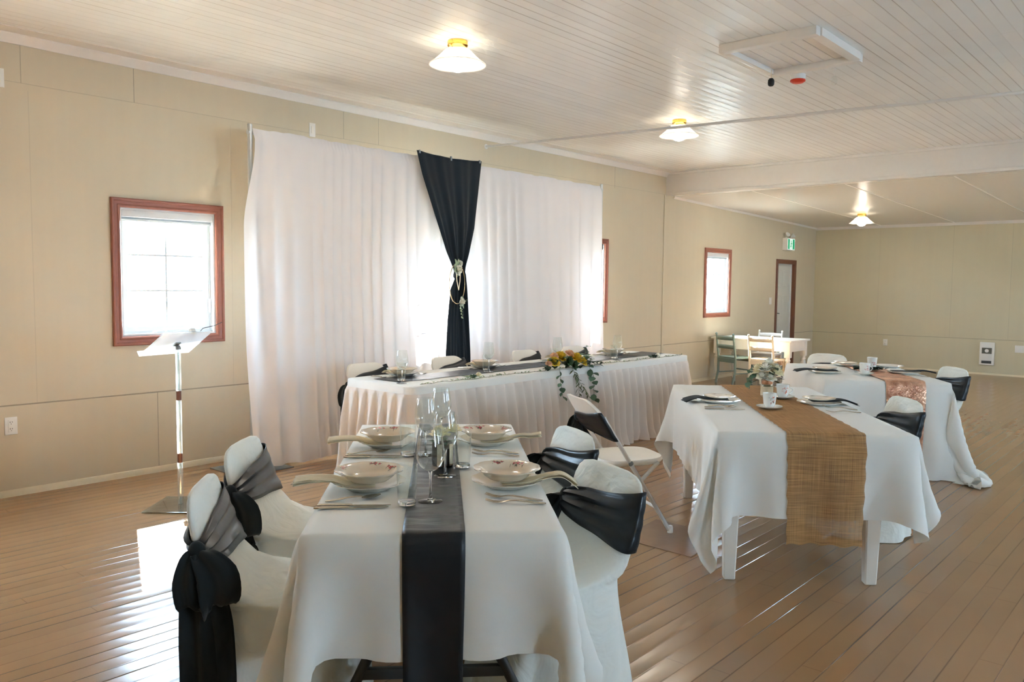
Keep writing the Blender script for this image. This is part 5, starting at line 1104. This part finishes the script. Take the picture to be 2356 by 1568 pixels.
for k, (x, y, z, r, m) in enumerate([(-.050, -.02, .165, .060, 'petal_cream'), (.058, .0, .165, .056, 'petal_cream'), (.0, -.035, .185, .048, 'petal_white'), (.005, .04, .18, .05, 'petal_cream'), (-.01, -.06, .135, .040, 'petal_white'), (.045, -.05, .13, .042, 'petal_white'), (-.07, .03, .14, .04, 'petal_white'), (.01, .0, .22, .04, 'petal_white'), (.075, .03, .215, .024, 'petal_peach'), (-.085, -.01, .17, .022, 'petal_peach')]):
    r_ = MB(); rose(r_, (x * .9, y * .9, z), r, 30 + k, (x * 6, y * 6, .8)); r_.build('rose', m, t, angle=60)
mb = MB()
for k in range(16): a = rr.uniform(0, 6.3); z = rr.uniform(.10, .21); place(mb, leaf_pts(rr.uniform(.045, .065), .02), (.05 * math.cos(a), .05 * math.sin(a), z), (math.cos(a), math.sin(a), rr.uniform(-.5, .4)))
mb.build('foliage', 'leaf_dark', t, angle=60)
vine(t, 'eucalyptus_sprig', [(-.06, -.03, .15), (-.095, -.05, .12), (-.10, -.06, .07)], 'leaf_euca', (.040, .018), 7, 3)
vine(t, 'eucalyptus_sprig', [(-.05, .03, .18), (-.10, .02, .185), (-.13, 0, .16)], 'leaf_euca', (.026, .011), 7, 8)

# ---- rose gold table
NA3 = math.atan2(T3.n[1], T3.n[0]); Z3 = TZ
for (px, pos, right) in (((1897, 854), 'left', 0), ((2080, 856), 'right', 1)):
    p = onz(px[0], px[1], Z3 + .012); d = NA3 if right else NA3 + PI
    dinner_plate('white plate with a black napkin, %s on the rose gold runner table' % pos, (p[0], p[1], Z3), 'bone_china', DPROF, .98, 10, group='plates on the rose gold table')
    napkin('black napkin laid out from the plate, %s on the rose gold runner table' % pos, (p[0], p[1], Z3), d, [(-.10, .023), (-.02, .023), (.06, .024), (.13, .030), (.18, .026), (.24, .014)], [.08, .08, .085, .09, .10, .12], 'black_matte', .007, 'black napkins')
    if not right: dinner_plate('small cream side plate on the left plate of the rose gold table', (p[0], p[1], Z3 + .032), 'porcelain', DPROF, .74, 10, None, 'side_plate')
cut(knife, (1886, 858), (1928, 858), 'silver knife before the left plate on the rose gold table', G_, Z3); cut(fork, (2128, 866), (2082, 864), 'silver fork before the right plate on the rose gold table', G_, Z3)
p = onz(1945, 838, Z3 + .012); dinner_plate('white plate at the back of the rose gold table, before the back chair', (p[0], p[1], Z3), 'bone_china', DPROF, .98, 10, group='plates on the rose gold table')
dinner_plate('small floral side plate on the back plate of the rose gold table', (p[0], p[1], Z3 + .0195), 'porcelain', DPROF, .78, 10, ([view + a for a in (1, 2, 3, 4)], .085, .012, 15, ['print_red', 'print_green']), 'side_plate')
p = onz(2045, 841, Z3 + .012); dinner_plate('white plate at the back right of the rose gold table', (p[0], p[1], Z3), 'bone_china', DPROF, .98, 10, group='plates on the rose gold table')
ZS = Z3 + .0065
p = onz(1989, 859, ZS + .01); saucer('white saucer under the front cup on the rose gold runner', (p[0], p[1], ZS)); cup('white cup with its handle to the right, at the front of the rose gold runner', (p[0], p[1], ZS + .006), -.9 + .6, .09, .044, 'cups on the rose gold runner', prints='print_red', sd=9)
p = onz(2006, 847, ZS + .01); saucer('white saucer under the back cup on the rose gold runner', (p[0], p[1], ZS)); cup('white cup standing behind the front cup on the rose gold runner', (p[0], p[1], ZS + .006), 2.2, .10, .042, 'cups on the rose gold runner', prints='print_red', sd=10)
p = onz(1994, 853, ZS); t = thing('greenery', 'dark green leaf garland around the cups on the rose gold runner', 'greenery', (p[0], p[1] + .02, ZS)); mb = MB(); rr = random.Random(31)
for k in range(34): a = rr.uniform(0, 6.3); x = rr.uniform(-.13, .13); place(mb, leaf_pts(.06, .022), (x * .83 - .02 * math.sin(a), x * .56 + .02, .012), (math.cos(a), math.sin(a), rr.uniform(.1, .8)))
mb.build('leaves', 'leaf_dark', t, angle=60)

# ---- head table
ZH = HZ + .001; HS = [(925, 864, 'leftmost'), (1115, 845, 'second from left'), (1296, 828, 'third from left'), (1412, 817, 'rightmost')]
HPX = [(925, 879), (1124, 854), (1282, 836), (1420, 826)]
pl0 = None
for k, (px, py, pos) in enumerate(HS):
    p = onz(px, py, ZH + .012); x = -4.70 - .03
    y = p[1] + (x - p[0]) * p[1] / p[0]
    if pl0 is None:
        pl0 = dinner_plate('white dinner plate of the setting %s on the head table' % pos, (x, y, ZH), prof=CPROF, group='dinner plates on the head table')
        sp0 = dinner_plate('cream soup plate, %s on the head table' % pos, (x, y, ZH + .021), 'soup_porcelain', SPROF, 1.0, 12, ([2.4, 3.6, 5], .102, .0125, 51, ['print_red', 'print_green']), 'soup_plate', 'soup plates on the head table')
    else: dup(pl0, 'white dinner plate of the setting %s on the head table' % pos, (x, y, ZH)); dup(sp0, 'cream soup plate, %s on the head table' % pos, (x, y, ZH + .021))
    g = onz(*HPX[k], ZH + .008); zg = ZH + (.008 if pa[0] < g[0] < pa[1] else .0)
    if k == 0:
        wg0 = wine_glass('wine glass, %s on the head table' % pos, (g[0], g[1], zg), group='wine glasses on the head table'); tm0 = tumbler('tumbler beside the wine glass, %s on the head table' % pos, (g[0] - .09, g[1] + .07, ZH + .008), 'tumblers on the head table')
        kn0 = knife('silver knife beside the plate, %s on the head table' % pos, (x - .02, y - .18, ZH), 0, 'cutlery on the head table'); fk0 = fork('silver fork beside the plate, %s on the head table' % pos, (x - .02, y + .18, ZH), 0, 'cutlery on the head table'); fk1 = spoon('silver spoon beside the plate, %s on the head table' % pos, (x - .02, y - .205, ZH), 0, 'cutlery on the head table')
        nk0 = napkin('cream napkin of the setting %s on the head table' % pos, (x, y, ZH), PI, [(-.02, .0185), (.05, .0185), (.09, .024), (.122, .033), (.16, .030), (.19, .012)], [.10, .10, .09, .08, .07, .08], 'napkin_cream', .006, 'napkins on the head table')
    else:
        dup(wg0, 'wine glass, %s on the head table' % pos, (g[0], g[1], zg)); dup(tm0, 'tumbler beside the wine glass, %s on the head table' % pos, (g[0] - .09, g[1] + .07, ZH + .008)); dup(kn0, 'silver knife beside the plate, %s on the head table' % pos, (x - .02, y - .18, ZH)); dup(fk0, 'silver fork beside the plate, %s on the head table' % pos, (x - .02, y + .18, ZH)); dup(fk1, 'silver spoon beside the plate, %s on the head table' % pos, (x - .02, y - .205, ZH)); dup(nk0, 'cream napkin of the setting %s on the head table' % pos, (x, y, ZH))
def succulent(label, loc, seed, mats, s=1.0):
    t = thing('flower_cluster', label, 'flowers', loc); rr = random.Random(seed); mb = MB()
    for ring, (n, L_, el) in enumerate(((8, .045, .15), (7, .038, .5), (5, .028, 1.0))):
        for k in range(n): a = 2 * PI * k / n + ring * .4; place(mb, leaf_pts(L_ * s, .012 * s, .3, -.2), (0, 0, .006), (math.cos(a), math.sin(a), el), (0, 0, 1) if el < .9 else (math.cos(a + 1.5), math.sin(a + 1.5), 0))
    mb.build('succulent', mats[0], t, angle=60); mb = MB()
    for k in range(9): a = rr.uniform(0, 6.3); place(mb, leaf_pts(.05 * s, .014 * s), (-.01, -.05 * s, .008), (math.cos(a), math.sin(a), .5))
    mb.build('leaves', mats[1], t, angle=60); r_ = MB(); rose(r_, (.0, .06 * s, .02), .03 * s, seed); r_.build('rosette', mats[2], t, angle=60); return t
p = onz(1073, 871, ZH); succulent('green succulent with a white bud on the left half of the head table edge', (HX1 - .06, p[1] + .05, ZH), 3, ('leaf_euca', 'leaf_pale', 'petal_cream'))
p = onz(1508, 823, ZH); succulent('small white flower with green leaves near the right end of the head table', (HX1 - .06, p[1], ZH), 4, ('leaf_dark', 'leaf_green', 'petal_white'), 1.1)
t = thing('leaf_garland', 'thin twig and leaf garland along the front edge of the head table', 'garland', (HX1 - .02, (HY0 + HY1) / 2, ZH)); rr = random.Random(12); L_ = HY1 - HY0
ys_ = np.linspace(-L_ / 2 + .1, L_ / 2 - .05, 60); pts = [(-.012 + .014 * math.sin(y * 9) + rr.uniform(-.006, .006), y, .005 + .003 * math.sin(y * 31)) for y in ys_]; MB().tube(pts, .0016, 6).build('twig', 'twig', t)
mb = MB()
for k in range(230):
    y = rr.uniform(ys_[0], ys_[-1]); a = rr.uniform(0, 6.3); place(mb, leaf_pts(rr.uniform(.018, .034), .006), (-.012 + .014 * math.sin(y * 9), y, .006), (math.cos(a) * .8, math.sin(a), rr.uniform(.0, .9)))
mb.build('leaves', 'leaf_pale', t, angle=60); mb = MB()
for k in range(90):
    y = rr.uniform(ys_[0], ys_[-1]); a = rr.uniform(0, 6.3); place(mb, leaf_pts(rr.uniform(.015, .028), .005), (-.012 + .014 * math.sin(y * 9), y, .006), (math.cos(a) * .8, math.sin(a), rr.uniform(.0, .6)))
mb.build('dark_leaves', 'leaf_dark', t, angle=60)
p = onz(1322, 842, ZH)
t = thing('bouquet', 'yellow flower and eucalyptus bouquet trailing over the front of the head table', 'bouquet', (HX1 - .03, 5.46, ZH + .01)); rr = random.Random(77)
for k, (x, y, z, r, m) in enumerate([(.03, -.20, .06, .055, 'petal_yellow'), (-.02, -.05, .09, .06, 'petal_yellow'), (.03, .10, .07, .065, 'petal_yellow'), (.04, .17, .04, .055, 'petal_yellow'), (-.03, -.12, .10, .04, 'petal_peach'), (-.01, .06, .11, .045, 'petal_peach'), (.03, -.27, .05, .03, 'petal_peach'), (-.05, .12, .10, .045, 'petal_yellow')]):
    r_ = MB(); rose(r_, (x, y, z), r, 90 + k, (.5, y, .8)); r_.build('flower', m, t, angle=60)
mb = MB()
for cxx, cyy, cz, n in ((.05, -.06, .06, 9), (.05, .02, .02, 7)):
    for k in range(n):
        a = 2 * PI * k / n
        for el, L_ in ((.2, .062), (.7, .05)): place(mb, leaf_pts(L_, .022, .35, -.2), (cxx, cyy, cz), (.6, math.cos(a + el) * (1.2 - el), math.sin(a + el) * (1.2 - el) + .2), (1, 0, .3))
mb.build('succulent', 'leaf_green', t, angle=60); mb = MB()
for k in range(46): y = rr.uniform(-.34, .40); a = rr.uniform(0, 6.3); place(mb, leaf_pts(rr.uniform(.05, .08), rr.uniform(.02, .032), .2, .3), (rr.uniform(-.04, .05), y, rr.uniform(0, .07)), (.3 + math.cos(a), math.sin(a), rr.uniform(-.4, .5)))
mb.build('foliage', 'leaf_dark', t, angle=60); mb = MB()
for k in range(34): y = rr.uniform(-.32, .36); a = rr.uniform(0, 6.3); place(mb, leaf_pts(rr.uniform(.045, .065), rr.uniform(.018, .028), .2, .3), (rr.uniform(-.03, .06), y, rr.uniform(.02, .10)), (.3 + math.cos(a), math.sin(a), rr.uniform(-.3, .6)))
mb.build('foliage', 'leaf_euca', t, angle=60)
vine(t, 'trailing_vine', [(.05, .02, .0), (.10, .04, -.10), (.11, .05, -.22), (.11, .09, -.36), (.12, .10, -.46)], 'stem_green', (.05, .007), 30, 5)
vine(t, 'trailing_vine', [(.06, .04, -.05), (.10, .12, -.18), (.12, .18, -.26)], 'stem_green', (.045, .006), 16, 9)
vine(t, 'eucalyptus_trail', [(.05, .24, .02), (.09, .28, -.08), (.10, .27, -.20), (.11, .27, -.30)], 'leaf_euca', (.062, .030), 9, 6)
vine(t, 'eucalyptus_trail', [(.06, -.16, .0), (.10, -.20, -.08), (.10, -.18, -.18), (.11, -.17, -.24)], 'leaf_euca', (.055, .024), 7, 7)
vine(t, 'eucalyptus_trail', [(.0, .22, .05), (-.02, .30, .10), (-.03, .34, .17)], 'leaf_euca', (.045, .022), 6, 15)
vine(t, 'eucalyptus_trail', [(.02, .30, .03), (.04, .42, .03), (.03, .52, .01)], 'leaf_dark', (.045, .012), 12, 16)

# ------------------------------------------------------------------ farm table and small chairs in the far recess
t = thing('farm_table', 'white farmhouse table with turned legs in the far recess', 'table', (-5.37, 11.86, 0)); ax, ay, TH = .61, .33, .68
MB().box((-ax - .03, -ay - .03, TH - .028), (ax + .03, ay + .03, TH), bev=.006).build('tabletop', 'paint_white', t)
mb = MB().box((-ax + .04, -ay + .01, TH - .17), (ax - .04, -ay + .03, TH - .028)); mb.build('apron_front', 'paint_white', t)
MB().box((-ax + .04, ay - .03, TH - .17), (ax - .04, ay - .01, TH - .028)).build('apron_back', 'paint_white', t)
for sx in (-1, 1): MB().box((sx * (ax - .02) - .01, -ay + .03, TH - .17), (sx * (ax - .02) + .01, ay - .03, TH - .028)).build('apron_end', 'paint_white', t)
LEGP = [(.016, 0), (.018, .03), (.022, .09), (.032, .10), (.034, .115), (.024, .13), (.03, .17), (.040, .26), (.041, .32), (.036, .35), (.03, .365), (.038, .375), (.038, .39), (.03, .40), (.034, .43)]
for sx in (-1, 1):
    for sy in (-1, 1):
        x, y = sx * (ax - .045), sy * (ay - .045); mb = MB().lathe([(0, 0)] + LEGP + [(0, .432)], 24, c=(x, y, 0)); mb.box((x - .042, y - .042, .425), (x + .042, y + .042, TH - .028), bev=.004); mb.build('leg', 'paint_white', t, angle=35)
def ladder_chair(label, loc, ang, mat, s=1.0):
    t = thing('ladder_back_chair', label, 'chair', loc, ang - PI / 2)
    w, hb, sh, dp = .185, .735, .40, .33
    for sx in (-1, 1):
        x = sx * w; MB().tube([(x, -dp / 2 - .045, 0), (x, -dp / 2, .18), (x, -dp / 2, sh), (x, -dp / 2 - .05, hb)], [.016, .018, .018, .014], 12).sphere((x, -dp / 2 - .052, hb + .012), .018, 12, 8).build('back_post', mat, t)
        MB().tube([(x, dp / 2, 0), (x, dp / 2, sh - .01)], [.016, .019], 12).build('front_leg', mat, t); MB().tube([(x, -dp / 2, .16), (x, dp / 2, .16)], .009, 8).build('stretcher', mat, t)
    MB().tube([(-w, dp / 2, .20), (w, dp / 2, .20)], .009, 8).build('stretcher', mat, t)
    MB().box((-w - .02, -dp / 2 - .005, sh - .02), (w + .02, dp / 2 + .025, sh + .008), bev=.006).build('seat', mat, t); MB().box((-w, -dp / 2 - .012, sh - .08), (w, -dp / 2 + .008, sh - .02), bev=.003).build('seat_rail', mat, t)
    MB().box((-w, dp / 2 - .01, sh - .07), (w, dp / 2 + .01, sh - .02), bev=.003).build('seat_rail', mat, t)
    for za, zb in ((.53, .585), (.66, .715)):
        off = -dp / 2 - .05 * ((za + zb) / 2 - sh) / (hb - sh); P = [[(x, off - .012 * (1 - (x / w) ** 2), z) for z in (za, zb + .006 * (1 - (x / w) ** 2))] for x in np.linspace(-w, w, 11)]; MB().grid(P).build('slat', mat, t, solid=.014)
    return t
p0, p1 = onz(1657, 880, 0), onz(1704, 881, 0)
ladder_chair('small grey green ladder back chair at the white farm table', (-5.57, 11.45, 0), PI / 2 - .38, 'paint_green')
ladder_chair('small cream ladder back chair in the sun at the white farm table', (-5.06, 11.43, 0), PI / 2 - .06, 'paint_cream')
ladder_chair('small white chair on the far side of the farm table, only its top showing', (-5.52, 12.42, 0), -PI / 2 + .1, 'paint_white')

# ------------------------------------------------------------------ light
wd = bpy.data.worlds.new('world'); SC.world = wd; wd.use_nodes = True
wd.node_tree.nodes['Background'].inputs[0].default_value = (.68, .92, 1.18, 1); wd.node_tree.nodes['Background'].inputs[1].default_value = 8.5
sd = bpy.data.lights.new('sun', 'SUN'); sd.energy = 40.0; sd.angle = math.radians(.6); sd.color = (1.0, .97, .92)
so = bpy.data.objects.new('sun', sd); COL.objects.link(so)
so.rotation_euler = Vector((1.0, -.41, -.79)).to_track_quat('-Z', 'Y').to_euler(); so.location = (-20, 8, 16)
def portal(x, y, sg):
    ld = bpy.data.lights.new('daylight_portal', 'AREA'); ld.shape = 'RECTANGLE'; h = hole(y); ld.size = h[3] - h[2]; ld.size_y = h[1] - h[0]; ld.cycles.is_portal = True
    o = bpy.data.objects.new('daylight_portal', ld); COL.objects.link(o); o.location = (x, (h[0] + h[1]) / 2, (h[2] + h[3]) / 2)
    o.rotation_euler = (0, -sg * PI / 2, 0)
for y in LW: portal(XL - .2, y, 1)
for y in RW_ADDED: portal(XR + .2, y, -1)
SC.view_settings.view_transform = 'Standard'; SC.view_settings.look = 'None'; SC.view_settings.exposure = 2.36; SC.view_settings.gamma = 1; SC.view_settings.use_curve_mapping = False
cy = SC.cycles
cy.max_bounces = 9; cy.diffuse_bounces = 6; cy.glossy_bounces = 4; cy.transmission_bounces = 7; cy.transparent_max_bounces = 20
cy.use_adaptive_sampling = True; cy.adaptive_threshold = .16; cy.adaptive_min_samples = 16
cy.caustics_reflective = False; cy.caustics_refractive = False; cy.sample_clamp_indirect = 4; cy.blur_glossy = .5; cy.use_denoising = True
